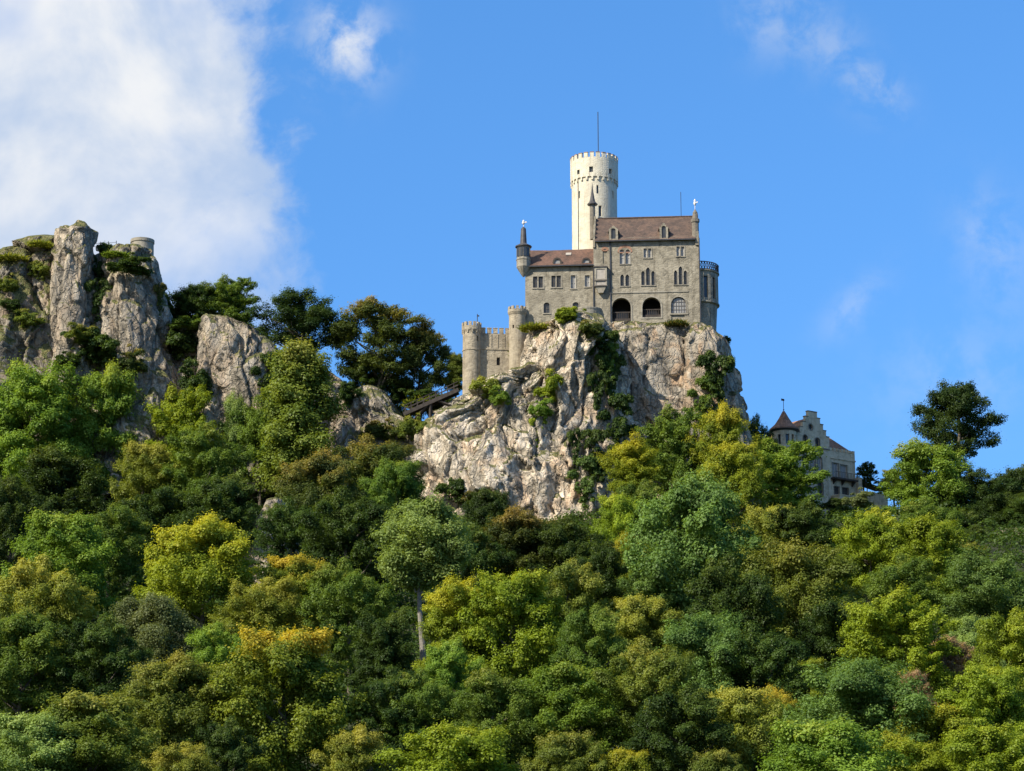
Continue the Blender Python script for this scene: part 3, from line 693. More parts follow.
# oriel box
u0, u1, w0, w1 = F0.rect(594.4, 267.2, 607.0, 285.5, -.9)
op = rect_loop(u0 + .35, u1 - .35, w0 + 1.3, w1 - .35); op2 = rect_loop(u0 + .25, u1 - .25, w0 + .15, w0 + .85)
mb = MB(); pierced(mb, rect_loop(u0, u1, w0, w1), [op, op2], -.9, .12)
mb.poly([(u0, -.9, w0), (u0, -.01, w0), (u0, -.01, w1), (u0, -.9, w1)]); mb.poly([(u1, -.9, w0), (u1, -.01, w0), (u1, -.01, w1), (u1, -.9, w1)])
mb.poly([(u0, -.9, w0), (u1, -.9, w0), (u1, -.01, w0), (u0, -.01, w0)]); mb.poly([(u0, -.9, w1), (u1, -.9, w1), (u1, -.01, w1), (u0, -.01, w1)])
mb.prism([(u0 + .1, w0 - .01), (u1 - .1, w0 - .01), (u1 - .7, w0 - 1.3), (u0 + .7, w0 - 1.3)], 'y', -.8, -.01)
orl = mb.build('oriel', M['trim'], castle)
mb = MB(); mb.poly([(p[0], -.8, p[1]) for p in op]); mb.poly([(p[0], -.8, p[1]) for p in op2]); mb.build('panel', M['pale_panel'], orl)
mb = MB(); mb.box(u0 - .15, u1 + .15, -1.05, -.02, w1 + .01, w1 + .22); mb.build('moulding', M['frame_dark'], orl); mb = MB(); mb.box(u0 - .08, u1 + .08, -1.0, -.903, w0 + .9, w0 + 1.12); mb.build('moulding', M['frame_dark'], orl); mb = MB(); mb.box(u0 - .08, u1 + .08, -1.0, -.903, w0 - .1, w0 + .1); mb.build('moulding', M['frame_dark'], orl)

# left wing, set half a metre back
D1 = .55
lu0, lwe = P(525.2, 266.2, D1); lu1 = uL - .01; lwb = P(560, 352, D1)[1]
def A1(*a, pt=False):
    u0, u1, w0, w1 = F0.rect(*a, D1); return arch_loop(u0, u1, w0, w1, pt)
def Q1(*a):
    u0, u1, w0, w1 = F0.rect(*a, D1); return rect_loop(u0, u1, w0, w1)
lw = [(Q1(533, 276.6, 537.4, 287.8), dict(mull=1, glass='glass')), (Q1(538.6, 276.6, 543, 287.8), dict(mull=1, glass='glass')), (Q1(551.4, 275.8, 555.6, 287.2), dict(mull=1)), (Q1(556.8, 275.8, 561, 287.2), dict(mull=1)),
      (Q1(570.8, 275.4, 575.6, 288.4), dict(glass='glass_pale', frame='frame_pale')), (Q1(584.8, 275.4, 589.8, 286.6), dict(glass='glass_pale', frame='frame_pale')), (A1(543.6, 302.6, 549.8, 313), dict(mull=1)), (A1(572.6, 302.2, 578.8, 311.5), dict(mull=1))]
mb = MB(); pierced(mb, rect_loop(lu0, lu1, lwb, lwe), [w[0] for w in lw], D1, .4)
LD = 10.5
mb.poly([(lu0, D1, lwb), (lu0, LD, lwb), (lu0, LD, lwe), (lu0, D1, lwe)]); mb.poly([(lu0, LD, lwb), (lu1, LD, lwb), (lu1, LD, lwe), (lu0, LD, lwe)])
lwr = P(560, 249.6, 5.2)[1]
mb.poly([(lu0, D1, lwe), (lu0, 5.2, lwr - .3), (lu0, LD, lwe)])
mb.build('left_wall', M['stone'], castle)
for lp, kw in lw: window(castle, lp, D1, **kw)
lroof = gable_roof(castle, 'left_roof', lu0 - .25, lu1, lwe + .02, lwr, D1 - .5, 5.2, LD + .5, 'roof_red', sag=.08)
gt = MB(); gt.box(lu0 - .2, lu1, D1 - .68, D1 - .52, lwe - .32, lwe - .12); gt.build('gutter', M['metal'], lroof)
for x in (557.2, 586.2):               # eyebrow dormers
    u0, u1, w0, w1 = F0.rect(x - 4.6, 257.4, x + 4.6, 266.4, D1 - .3)
    out = arch_loop(u0, u1, w0, w1); inn = arch_loop(u0 + .32, u1 - .32, w0 + .25, w1 - .34)
    mb = MB(); pierced(mb, out, [inn], D1 - .3, .25); mb.quad_strip([(p[0], D1 - .3, p[1]) for p in out], [(p[0], 4.6, p[1]) for p in out]); dm = mb.build('dormer', M['wood_dark'], castle)
    mb = MB(); mb.poly([(p[0], D1 - .1, p[1]) for p in inn]); mb.build('window', M['glass_pale'], dm)
u, w = P(568.5, 254.2, 3.4); mb = MB(); mb.rbox((u, 3.5, w), (.5, 0, 0), (0, .45, .34), (0, -.08, .11)); mb.build('skylight', M['pale_panel'], lroof)
# bartizan on the far left corner
cu, cz = P(523.4, 246.4, .4); zb = P(523.4, 274.5, .4)[1]; z1_ = P(523.4, 260, .4)[1]; z2_ = P(523.4, 267, .4)[1]
ppu = P(524.4, 260, .4)[0] - P(523.4, 260, .4)[0]; rb = 7.0 * ppu
mb = MB(); mb.lathe((cu, .6, 0), [(.15, zb - .4), (rb * .35, zb), (rb * .85, z2_ - .35), (rb, z2_), (rb, z1_ - .1), (rb * 1.07, z1_ - .05), (rb * 1.07, z1_ + .1), (rb * .96, z1_ + .12), (rb * .96, cz - .1)], 12)
bz = mb.build('bartizan', M['trim'], castle); bz['label'] = 'small corner turret corbelled out from the far left corner'
mb = MB()
for i in range(6):
    a = R(200 + i * 28); c = Vector((cu + rb * .965 * math.cos(a), .6 + rb * .965 * math.sin(a), 0)); t = Vector((-math.sin(a), math.cos(a), 0)); nn = Vector((math.cos(a), math.sin(a), 0))
    mb.rbox(c + Vector((0, 0, (z1_ + cz) / 2 + .05)), t * .24, nn * .05, Vector((0, 0, (cz - z1_) * .32)))
mb.build('window', M['glass'], bz)
wt = P(523.4, 226.5, .4)[1]
mb = MB(); mb.lathe((cu, .6, cz), [(rb * 1.18, -.15), (rb * 1.2, .05), (rb * .6, .45), (rb * .48, .6), (rb * .42, (wt - cz) * .55), (rb * .36, (wt - cz) * .9), (.12, wt - cz)], 12); mb.build('roof', M['slate'], bz)
finial(bz, cu, .6, wt - .1, P(523.4, 219, .4)[1] - wt, 1.1)
# round terrace bastion in front of the left wing
cu, wt = P(587, 307.5, -1.0); rr_ = 14.6 * ppu
mb = MB(); mb.lathe((cu, .9, 0), [(rr_ * .92, wt - 5), (rr_, wt - .5), (rr_ * 1.03, wt - .25), (rr_ * 1.03, wt), (rr_ * .9, wt), (rr_ * .9, wt - .8)], 28, cap=True); mb.build('terrace_wall', M['trim'], castle)
# round bay on the right flank
cu = P(698.4, 280, 4.2)[0]; wt = P(709, 271.5, 2.0)[1]; ws_ = P(709, 302, 1.6)[1]; wb_ = P(709, 345, 1.6)[1]; rr_ = P(718.2, 285, 4.2)[0] - cu
def cyl_wall(mb, c, rad, z0, z1, ops, n=48, depth=.35, m=0, mg=1, pane=True):
    """round wall with real recessed openings: ops = (angle, half width in m, bottom, top)"""
    ths = {round(2 * math.pi * i / n, 5) for i in range(n)}; zs = {z0, z1}
    spans = []
    for a, hw_, b, t in ops:
        a %= 2 * math.pi; da = hw_ / rad; ths = {x for x in ths if not (a - da - .02 < x < a + da + .02)}; ths |= {round(a - da, 5), round(a + da, 5)}; zs |= {b, t}; spans.append((a - da, a + da, b, t))
    ths = sorted(ths); zs = sorted(zs)
    pt = lambda a, z, r_: (c[0] + r_ * math.cos(a), c[1] + r_ * math.sin(a), z)
    for i, a in enumerate(ths):
        b = ths[(i + 1) % len(ths)]; b = b if b > a else b + 2 * math.pi; mid = (a + b) / 2
        for q, (za, zb) in enumerate(zip(zs, zs[1:])):
            zm = (za + zb) / 2
            op = next((s for s in spans if s[0] < mid < s[1] and s[2] < zm < s[3]), None)
            if op is None: mb.poly([pt(a, za, rad), pt(b, za, rad), pt(b, zb, rad), pt(a, zb, rad)], m)
    for a, b, za, zb in spans:
        ri = rad - depth
        O = [pt(a, za, rad), pt(b, za, rad), pt(b, zb, rad), pt(a, zb, rad)]; I = [pt(a, za, ri), pt(b, za, ri), pt(b, zb, ri), pt(a, zb, ri)]
        mb.quad_strip(O, I, True, m)
        if pane: mb.poly(I, mg)
mb = MB(); zz0 = P(709, 298, 1.5)[1]; zz1 = P(709, 276.5, 1.5)[1]
ops = [(R(a), .42, zz0, zz1) for a in (292, 322, 352)]
cyl_wall(mb, (cu, 4.2), rr_, ws_, wt, ops)
mb.lathe((cu, 4.2, 0), [(rr_ * .8, wb_), (rr_ * .93, ws_ - .25)], 40, cap=False); mb.lathe((cu, 4.2, 0), [(rr_ * .93, ws_ - .25), (rr_ * 1.05, ws_ - .1), (rr_ * 1.05, ws_ + .12), (rr_ + .003, ws_ + .14)], 40, cap=False)
mb.lathe((cu, 4.2, 0), [(rr_ + .003, wt - .2), (rr_ * 1.07, wt - .05), (rr_ * 1.07, wt + .12), (.2, wt + .14)], 40, cap=True)
bay = mb.build('round_bay', [M['stone'], M['glass']], castle)
mb = MB(); hr = P(709, 263.2, 1.6)[1] - wt
for i in range(26):
    a = R(200 + i * 8); b = R(208 + i * 8); q = rr_ * 1.03
    pa = Vector((cu + q * math.cos(a), 4.2 + q * math.sin(a), wt + .1)); pb = Vector((cu + q * math.cos(b), 4.2 + q * math.sin(b), wt + .1)); up = Vector((0, 0, hr))
    mb.bar(pa + up, pb + up, .07); mb.bar(pa + up * .1, pb + up * .1, .05); mb.bar(pa, pa + up, .04); mb.bar(pa + up * .1, pb + up, .035); mb.bar(pb + up * .1, pa + up, .035)
mb.build('railing', M['wood_dark'], bay)

# ---- the white round tower
tw = at(595, 262, 414.0); T0 = Frame(595, 262, 414.0, 0)
tower = empty('round_tower', tw); tag(tower, 'tall white round keep tower with crenellated top behind the brown roof', 'tower')
def TZ(py, front=True): return at(595, py, 414.0 - (4.2 if front else 0)).z - tw.z
pm = 1 / ppm(414, 200); rl = 22.6 * pm; ru = 24.0 * pm
def TA(px): return -math.pi / 2 + math.asin(max(-1, min(1, (px - 595) * pm / rl)))
zc0, zc1 = TZ(175.5), TZ(157)
mb = MB()
cyl_wall(mb, (0, 0), rl, -22, zc0 + .7, [(TA(597.3), .20, TZ(193.5), TZ(185)), (TA(613.0), .17, TZ(195.5), TZ(188)), (TA(579.5), .15, TZ(196.5), TZ(189)), (TA(599.7), .30, TZ(216), TZ(205.5))], n=64)
mb.build('shaft', [M['white_stone'], M['glass']], tower)
mb = MB()
def TB(px): return -math.pi / 2 + math.asin((px - 595) * pm / ru)
cyl_wall(mb, (0, 0), ru, zc0 + .45, zc1, [(TB(591), .36, TZ(172.6), TZ(166.8)), (TB(610.5), .36, TZ(172.6), TZ(167.4)), (TB(578.5), .32, TZ(172.6), TZ(168.2)), (R(45), .3, TZ(172.6), TZ(168))], n=64)
mb.lathe((0, 0, 0), [(ru, zc1), (ru - .45, zc1), (ru - .45, zc1 - 1.2), (.1, zc1 - 1.2)], 64, cap=False)
mb.lathe((0, 0, 0), [(ru, zc0 + .45), (rl - .1, zc0 + .45)], 64, cap=False)
nb_ = 26
for i in range(nb_):                    # scalloped corbel table
    a = 2 * math.pi * i / nb_
    for da, hz in ((-.075, .6), (0, 1.25), (.075, .6)):
        n_ = Vector((math.cos(a + da), math.sin(a + da), 0)); t_ = Vector((-n_.y, n_.x, 0))
        mb.rbox(n_ * ((rl + ru) / 2 - .05) + Vector((0, 0, zc0 + .45 - hz / 2)), t_ * .17, n_ * ((ru - rl) / 2 + .04), Vector((0, 0, hz / 2)))
mb.build('parapet', [M['white_stone'], M['glass']], tower)
nm = 24
for i in range(nm):
    mb = MB()
    a = 2 * math.pi * (i + .5) / nm; n_ = Vector((math.cos(a), math.sin(a), 0)); t_ = Vector((-n_.y, n_.x, 0))
    mb.rbox(n_ * (ru - .2) + Vector((0, 0, zc1 + .45)), t_ * .36, n_ * .2, Vector((0, 0, .45))); mb.rbox(n_ * (ru - .2) + Vector((0, 0, zc1 + .95)), t_ * .40, n_ * .25, Vector((0, 0, .05)), 1); mb.build('merlon', [M['white_stone'], M['brick_red']], tower)
mb = MB(); x = (599.3 - 595) * pm; mb.bar((x, 0, zc1 - 1.2), (x, 0, at(599, 112, 414).z - tw.z), .055); mb.build('flagpole', M['metal'], tower)
a = TA(578.5); mb = MB(); mb.bar((rl * 1.012 * math.cos(a), rl * 1.012 * math.sin(a), -8), (rl * 1.012 * math.cos(a), rl * 1.012 * math.sin(a), zc0), .05); mb.build('lightning_rod', M['metal'], tower)

# ---- gatehouse with its round tower and battlements
G0 = Frame(463, 360, 401.0, R(6)); gate = empty('gatehouse', G0.o, G0.a)
tag(gate, 'warm stone gatehouse with crenellated wall and round corner tower left of the castle', 'gatehouse')
gp = G0.P; g1 = gp(481, 360)[0]; pmg = G0.P(464, 360)[0]
cu = gp(471.4, 350, 2)[0]; gr = 9.1 * pmg
def gz(py, d=0): return gp(472, py, d)[1]
mb = MB()
cyl_wall(mb, (cu, 1.7), gr * .98, gz(395), gz(331), [(R(-90 + 38), .2, gz(340.5), gz(335))], n=36)
mb.lathe((cu, 1.7, 0), [(gr * .98 + .003, gz(349.5)), (gr * 1.03, gz(349.2)), (gr * 1.03, gz(348)), (gr * .98 + .003, gz(347.6))], 36, cap=False)
mb.lathe((cu, 1.7, 0), [(gr * .98, gz(331)), (gr * 1.10, gz(328.6)), (gr * 1.10, gz(325)), (gr * .85, gz(325)), (gr * .85, gz(327.5)), (.1, gz(327.5))], 36, cap=False)
mb.build('corner_tower', [M['stone_warm'], M['void']], gate)
for i in range(12):
    mb = MB(); a = 2 * math.pi * (i + .5) / 12; n_ = Vector((math.cos(a), math.sin(a), 0)); t_ = Vector((-n_.y, n_.x, 0)); mb.rbox(Vector((cu, 1.7, gz(323.3))) + n_ * gr * .98, t_ * .27, n_ * .17, Vector((0, 0, .42))); mb.build('merlon', M['stone_warm'], gate); mb = MB()
    n2 = Vector((math.cos(a + .26), math.sin(a + .26), 0)); mb.rbox(Vector((cu, 1.7, gz(330.2))) + n2 * gr * 1.02, Vector((-n2.y, n2.x, 0)) * .12, n2 * .12, Vector((0, 0, .3))); mb.build('corbel', M['stone_warm'], gate)
u, w = gp(477.3, 326, 1.7); _, w1 = gp(477.3, 314, 1.7); mb = MB(); mb.bar((u, 1.7, w - .5), (u, 1.7, w1), .05); mb.rbox((u + .15, 1.7, w1 - .35), (.2, 0, 0), (0, .02, 0), (0, 0, .13)); mb.build('weathervane', M['metal'], gate)
wu0 = gp(479, 350, 1.6)[0]; wu1 = gp(512, 350, 1.6)[0]; wt = gp(495, 333.5, 1.6)[1]; wb = gp(495, 402, 1.6)[1]
op = F0 and rect_loop(*G0.rect(496.6, 357.4, 500, 365.4, 1.6))
mb = MB(); pierced(mb, rect_loop(wu0, wu1, wb, wt), [op], 1.6, .5); mb.quad_strip([(wu0, 1.6, wt), (wu1, 1.6, wt)], [(wu0, 2.3, wt), (wu1, 2.3, wt)], False); mb.poly([(wu1, 1.6, wb), (wu1, 7, wb), (wu1, 7, wt), (wu1, 1.6, wt)]); mb.poly([(wu0, 2.3, wb), (wu1, 2.3, wb), (wu1, 2.3, wt), (wu0, 2.3, wt)])
z = gp(495, 349, 1.6)[1]; mb.box(wu0, wu1, 1.48, 1.597, z - .14, z + .1)
for i in range(4): u = gp(484.5 + i * 6.6, 340, 1.6)[0]; mb.box(u - .09, u + .09, 1.5, 1.597, z + .1, wt - .1)
cw = mb.build('curtain_wall', M['stone_warm'], gate)
mb = MB(); mb.poly([(p[0], 2.09, p[1]) for p in op]); mb.build('window', M['void'], cw)
for i in range(5): u = gp(483.4 + i * 6.05, 333, 1.6)[0]; mb = MB(); mb.box(u - .36, u + .36, 1.55, 2.15, wt + .003, wt + .95); mb.box(u - .42, u + .42, 1.5, 2.2, wt + .953, wt + 1.05); mb.build('merlon', M['stone_warm'], gate)
# small round watch tower between gatehouse and palace
wt0 = at(517.2, 350, 402.5); wtow = empty('watch_tower', wt0); tag(wtow, 'small round turret squeezed between the gatehouse and the castle block', 'tower')
wz = lambda py: at(516.4, py, 401).z - wt0.z
r_ = 8.3 * pmg; mb = MB()
cyl_wall(mb, (0, 0), r_, wz(392), wz(314), [(R(-118), .16, wz(328), wz(324.5))], n=30)
mb.lathe((0, 0, 0), [(r_, wz(314)), (r_ * 1.15, wz(311)), (r_ * 1.15, wz(308.6)), (r_ * .85, wz(308.6)), (r_ * .85, wz(310)), (.1, wz(310))], 30, cap=False)
mb.build('shaft', [M['stone_warm'], M['void']], wtow)
for i in range(11):
    mb = MB(); a = 2 * math.pi * (i + .3) / 11; n_ = Vector((math.cos(a), math.sin(a), 0)); t_ = Vector((-n_.y, n_.x, 0)); mb.rbox(Vector((0, 0, wz(307.2))) + n_ * r_ * 1.0, t_ * .24, n_ * .17, Vector((0, 0, .34))); mb.build('merlon', M['stone_warm'], wtow)

# ---- wooden footbridge
B0 = Frame(428, 400, 396.0, 0); bridge = empty('footbridge', B0.o); tag(bridge, 'dark timber footbridge sloping up to the gatehouse over a gap in the rock', 'bridge')
a = B0.P(403, 413.0); b = B0.P(458, 388.5); dx = Vector((b[0] - a[0], 0, b[1] - a[1])); a3 = Vector((a[0], 0, a[1]))
mb = MB(); e1 = dx / 2; nz = Vector((-dx.z, 0, dx.x)).normalized()
mb.rbox(a3 + e1 + Vector((0, 1.1, 0)), e1, Vector((0, 1.2, 0)), nz * .12)
for y in (-.05, 2.25): mb.rbox(a3 + e1 + Vector((0, y, 0)) - nz * .3, e1, Vector((0, .14, 0)), nz * .26)
mb.build('deck', M['wood_dark'], bridge)
mb = MB()
for y in (0, 2.2):
    for i in range(9):
        p = a3 + dx * (i + .3) / 9 + Vector((0, y, 0)); mb.box(p.x - .07, p.x + .07, y - .07, y + .07, p.z, p.z + 1.35)
    for h in (.55, 1.25): mb.rbox(a3 + e1 + Vector((0, y - .09, h)), e1, Vector((0, .04, 0)), nz * .05)
mb.build('railing', M['wood_dark'], bridge)
mb = MB()
for y in (.2, 2.0):
    mb.bar(a3 + dx * .02 + Vector((0, y, -3.2)), a3 + dx * .45 + Vector((0, y, -.4)), .16); mb.bar(a3 + dx * .98 + Vector((0, y, -3.4)), a3 + dx * .62 + Vector((0, y, -.4)), .16); mb.bar(a3 + dx * .5 + Vector((0, y, -5)), a3 + dx * .5 + Vector((0, y, -.3)), .2)
mb.build('brace', M['wood_dark'], bridge)

# ---- lookout on the ridge
lk = at(142, 254, 409.5); look = empty('lookout', lk); tag(look, 'low round stone lookout on the edge of the left ridge', 'lookout')
r_ = 11.6 / ppm(409.5, 250); lz = lambda py: at(142, py, 408).z - lk.z
mb = MB(); mb.lathe((0, 0, 0), [(r_ * 1.02, lz(264)), (r_, lz(250)), (r_ * .97, lz(241.5)), (r_ * 1.03, lz(241)), (r_ * 1.03, lz(238)), (r_ * .85, lz(238)), (r_ * .85, lz(242)), (.1, lz(242))], 36, cap=False); mb.build('wall', M['trim'], look)
pw = at(118, 251, 411); para = MB(); q0 = at(105, 252, 411) - pw; q1 = at(131, 246, 411) - pw
para.prism([(q0.x, q0.z - 1.5), (q1.x, q1.z - 1.5), (q1.x, q1.z + .1), (q0.x, q0.z + .1)], 'y', 0, .4); po = para.build('parapet_wall', M['trim'], None, loc=pw); tag(po, 'low pale parapet wall leading to the round lookout', 'wall')
fw = at(100, 252, 412); fence = empty('railing', fw); tag(fence, 'thin metal railing on the skyline beside the rock pinnacle', 'railing')
for px, py in ((91, 251), (100, 250.5), (108, 250), (116, 249.5)):
    p = at(px, py, 412) - fw; mb = MB(); mb.bar(p - Vector((0, 0, 1)), p + Vector((0, 0, 1.7)), .045); mb.build('post', M['metal'], fence)
p = at(91, 251, 412) - fw; q = at(116, 249.5, 412) - fw; mb = MB(); mb.bar(p + Vector((0, 0, 1.4)), q + Vector((0, 0, 1.4)), .025); mb.bar(p + Vector((0, 0, .8)), q + Vector((0, 0, .8)), .02); mb.build('wire', M['metal'], fence)

# ---- the villa at the right
V0 = Frame(797.5, 447, 426.0, R(35)); villa = empty('villa', V0.o, V0.a); tag(villa, 'pale stone villa with stepped gable and pointed round turret among trees at right', 'house')
vp = V0.P
v0 = vp(797.8, 450)[0]; v1 = vp(829.5, 450)[0]; vb = vp(812, 520)[1]
zl = lambda px, py: vp(px, py)[1]
we_ = zl(799, 438); apex = zl(810.3, 411.5); mid = (v0 + v1) / 2
half = (v1 - v0) / 2; ns_ = 5; loop = [(v0, vb), (v1, vb), (v1, we_)]
for i in range(ns_):
    t0, t1 = i / (ns_ + .6), (i + 1) / (ns_ + .6)
    loop += [(v1 - half * t0, we_ + (apex - we_) * (i + 1) / ns_), (v1 - half * t1, we_ + (apex - we_) * (i + 1) / ns_)]
for i in range(ns_ - 1, -1, -1):
    t0, t1 = i / (ns_ + .6), (i + 1) / (ns_ + .6)
    loop += [(v0 + half * t1, we_ + (apex - we_) * (i + 1) / ns_), (v0 + half * t0, we_ + (apex - we_) * (i + 1) / ns_)]
loop.append((v0, we_))
lp2 = [loop[0]]
for p in loop[1:]:
    if abs(p[0] - lp2[-1][0]) + abs(p[1] - lp2[-1][1]) > 1e-4: lp2.append(p)
def VA(cx, y0, y1, hw): u, _ = vp(cx, (y0 + y1) / 2); return arch_loop(u - hw, u + hw, zl(cx, y1), zl(cx, y0))
def VQ(cx, y0, y1, hw): u, _ = vp(cx, (y0 + y1) / 2); return rect_loop(u - hw, u + hw, zl(cx, y1), zl(cx, y0))
uo, wo_ = vp(810.6, 427); oc = [(uo + .55 * math.cos(2 * math.pi * i / 14), wo_ + .55 * math.sin(2 * math.pi * i / 14)) for i in range(14)]
vw = [(VA(805.2, 435, 444, .50), {}), (VA(817.4, 438, 447, .50), {}), (VQ(805, 455, 467, .60), dict(glass='glass_pale', frame='frame_pale')), (VQ(812.8, 457, 469, .60), dict(glass='glass_pale', frame='frame_pale')), (VA(819.6, 457, 471, .55), dict(glass='glass_pale', frame='frame_pale')), (VA(807, 478, 491, .6), {}), (VA(820.5, 481, 495, .6), {})]
mb = MB(); pierced(mb, lp2, [w[0] for w in vw] + [oc], 0, .35)
mb.quad_strip([(p[0], 0, p[1]) for p in lp2[2:]], [(p[0], .6, p[1]) for p in lp2[2:]], False); mb.poly([(p[0], .6, p[1]) for p in lp2[2:]])
VD = 11
mb.poly([(v0, 0, vb), (v0, VD, vb), (v0, VD, we_), (v0, 0, we_)]); mb.poly([(v1, 0, vb), (v1, VD, vb), (v1, VD, we_), (v1, 0, we_)]); mb.poly([(v0, VD, vb), (v1, VD, vb), (v1, VD, we_), (mid, VD, apex - 1), (v0, VD, we_)])
mb.build('gable_wall', M['villa_stone'], villa)
for lpp, kw in vw: window(villa, lpp, 0, surround=.16, trim='trim_dark', **kw)
mb = MB(); mb.poly([(p[0], .3, p[1]) for p in oc]); ow = mb.build('round_window', M['glass'], villa); mb = MB(); flat_ring(mb, grow(oc, .18), oc, -.06, .1); mb.build('surround', M['trim'], ow)
for py in (444.5, 470.5): z = zl(797.8, py); mb = MB(); mb.box(v0, v1, -.14, -.003, z - .14, z + .1); mb.build('string_course', M['trim_dark'], villa)
mb = MB()
for s in (-1, 1):
    a_ = (mid + s * half, we_ - .1); mb.quad_strip([(mid + s * (half + .3), .62, we_ - .3), (mid, .62, apex - .9)], [(mid + s * (half + .3), VD + .3, we_ - .3), (mid, VD + .3, apex - .9)], False)
mb.build('roof', M['roof_villa'], villa)
# caps on the gable steps
mb = MB()
for i in range(ns_):
    t0, t1 = i / (ns_ + .6), (i + 1) / (ns_ + .6); z = we_ + (apex - we_) * (i + 1) / ns_
    for s in (-1, 1):
        xa, xb = mid + s * half * (1 - t0), mid + s * half * (1 - t1)
        if i == ns_ - 1: xb = mid
        mb = MB(); mb.box(min(xa, xb) - .06, max(xa, xb) + .06 * (i < ns_ - 1), -.08, .68, z + .003, z + .16); mb.build('coping', M['trim_dark'], villa)
# round turret
tu, _ = vp(784.5, 440, 1.5); tr_ = 12.3 / ppm(427, 440); tz = lambda py: vp(784, py, 0)[1]
mb = MB()
cyl_wall(mb, (tu, 1.5), tr_, tz(520), tz(428.5), [(R(a), .33, tz(444), tz(434)) for a in (-135 - 43 + 20, -118, -88, -60)], n=36)
mb.lathe((tu, 1.5, 0), [(tr_ + .003, tz(447.5)), (tr_ + .14, tz(447)), (tr_ + .14, tz(446)), (tr_ + .003, tz(445.6))], 36, cap=False)
tt_ = mb.build('turret', [M['villa_stone'], M['glass']], villa)
mb = MB(); h = tz(408.5) - tz(427.5); mb.lathe((tu, 1.5, tz(427.5)), [(tr_ * .95, -.3), (tr_ * 1.22, -.15), (tr_ * 1.22, .06), (tr_ * .75, h * .28), (tr_ * .42, h * .6), (tr_ * .1, h * .97), (.03, h)], 24); mb.build('turret_roof', M['roof_villa'], tt_)
mb = MB(); mb.lathe((tu, 1.5, tz(427.5)), [(tr_ * 1.0, -.5), (tr_ * 1.24, -.2), (tr_ * 1.24, -.155), (tr_ * .9, -.14)], 24, cap=False); mb.build('eaves', M['slate'], tt_)
z0 = tz(409); z1 = tz(396.5); mb = MB(); mb.bar((tu, 1.5, z0 - .2), (tu, 1.5, z1), .05); mb.rbox((tu - .15, 1.5, z1 - .2), (.38, 0, 0), (0, .03, 0), (0, 0, .2)); mb.lathe((tu, 1.5, z0 + .3), [(.02, -.2), (.16, 0), (.02, .2)], 8); mb.build('weathervane', M['metal'], tt_)
# right wing with balcony, porch and terrace
D2 = .25; x1 = vp(855, 462, D2)[0]; zt = vp(830, 450.2, D2)[1]
def W2(x0, y0, x1_, y1): u0, _ = vp(x0, (y0 + y1) / 2, D2); u1, _ = vp(x1_, (y0 + y1) / 2, D2); return rect_loop(u0, u1, vp(x0, y1, D2)[1], vp(x0, y0, D2)[1])
dw = [W2(832.2, 462.5, 838.6, 476), W2(840.4, 464.5, 847, 478)]; pw_ = [W2(834, 486, 839.5, 494), W2(842, 487, 848.5, 495.5)]
mb = MB(); pierced(mb, rect_loop(v1 + .01, x1, vb, zt), dw + pw_, D2, .35); mb.poly([(x1, D2, vb), (x1, 8, vb), (x1, 8, zt), (x1, D2, zt)]); mb.poly([(v1 + .01, D2, zt), (x1, D2, zt), (x1, 8, zt), (v1 + .01, 8, zt)])
for i in range(7): u = v1 + .5 + (x1 - v1 - .9) * i / 6; mb.box(u - .3, u + .3, D2 - .1, D2 + .4, zt + .003, zt + .55)
z = vp(830, 457.5, D2)[1]; mb.box(v1 + .02, x1 + .1, D2 - .15, D2 - .003, z - .12, z + .12)
rwg = mb.build('right_wing', M['villa_stone'], villa)
for lpp in dw: window(villa, lpp, D2, glass='glass_pale', frame='frame_pale', surround=.12)
for lpp in pw_: window(villa, lpp, D2, glass='void', surround=.1)
zr = vp(826, 430, 4)[1]
mb = MB(); mb.poly([(v1 + .02, .7, zt + .5), (x1 - .5, .7, zt + .5), (v1 + .02, 4.0, zr)]); mb.poly([(x1 - .5, .7, zt + .5), (x1 - .5, 7.5, zt + .5), (v1 + .02, 4, zr)]); mb.poly([(x1 - .5, 7.5, zt + .5), (v1 + .02, 7.5, zt + .5), (v1 + .02, 4, zr)]); mb.build('roof', M['roof_villa'], rwg)
zf = vp(831, 477.8, D2)[1]; bu1 = vp(853.5, 475, D2)[0]
mb = MB(); mb.box(v1 + .2, bu1, D2 - 1.3, D2 - .003, zf - .3, zf)
for u in (v1 + .9, (v1 + bu1) / 2, bu1 - .5): mb.prism([(D2 - .003, zf - .31), (D2 - 1.1, zf - .31), (D2 - .003, zf - 1.2)], 'x', u - .12, u + .12)
bal = mb.build('balcony', M['wood_dark'], villa)
mb = MB()
for i in range(16): u = v1 + .28 + (bu1 - v1 - .36) * i / 15; mb.box(u - .03, u + .03, D2 - 1.27, D2 - 1.21, zf + .003, zf + 1.05)
mb.box(v1 + .2, bu1, D2 - 1.29, D2 - 1.19, zf + 1.06, zf + 1.14); mb.build('railing', M['wood_grey'], bal)
zp = vp(834, 497.5, D2)[1]
mb = MB(); mb.box(v1 + .2, x1 + .3, D2 - 2.4, D2 - .01, vb, zp); mb.box(v1 + .1, x1 + .4, D2 - 2.5, D2 - .02, zp + .003, zp + .2); mb.box(x1 + .1, x1 + 1.1, D2 - .6, D2 + 2, vb, vp(857, 478, D2)[1])
x2 = vp(887, 495, 0)[0]; z2 = vp(870, 492, 0)[1]; mb.box(x1 + 1.11, x2, D2 - .4, D2 + .2, vb, z2); mb.build('terrace_wall', M['villa_stone'], villa)
mb = MB(); u0 = vp(858.5, 480, 1.5)[0]; u1 = vp(884, 490, 1.5)[0]; z = vp(862, 483, 1.5)[1]; mb.rbox(((u0 + u1) / 2, 2.2, z - .2), ((u1 - u0) / 2, 0, -.5), (0, 1.8, .25), (0, 0, .12))
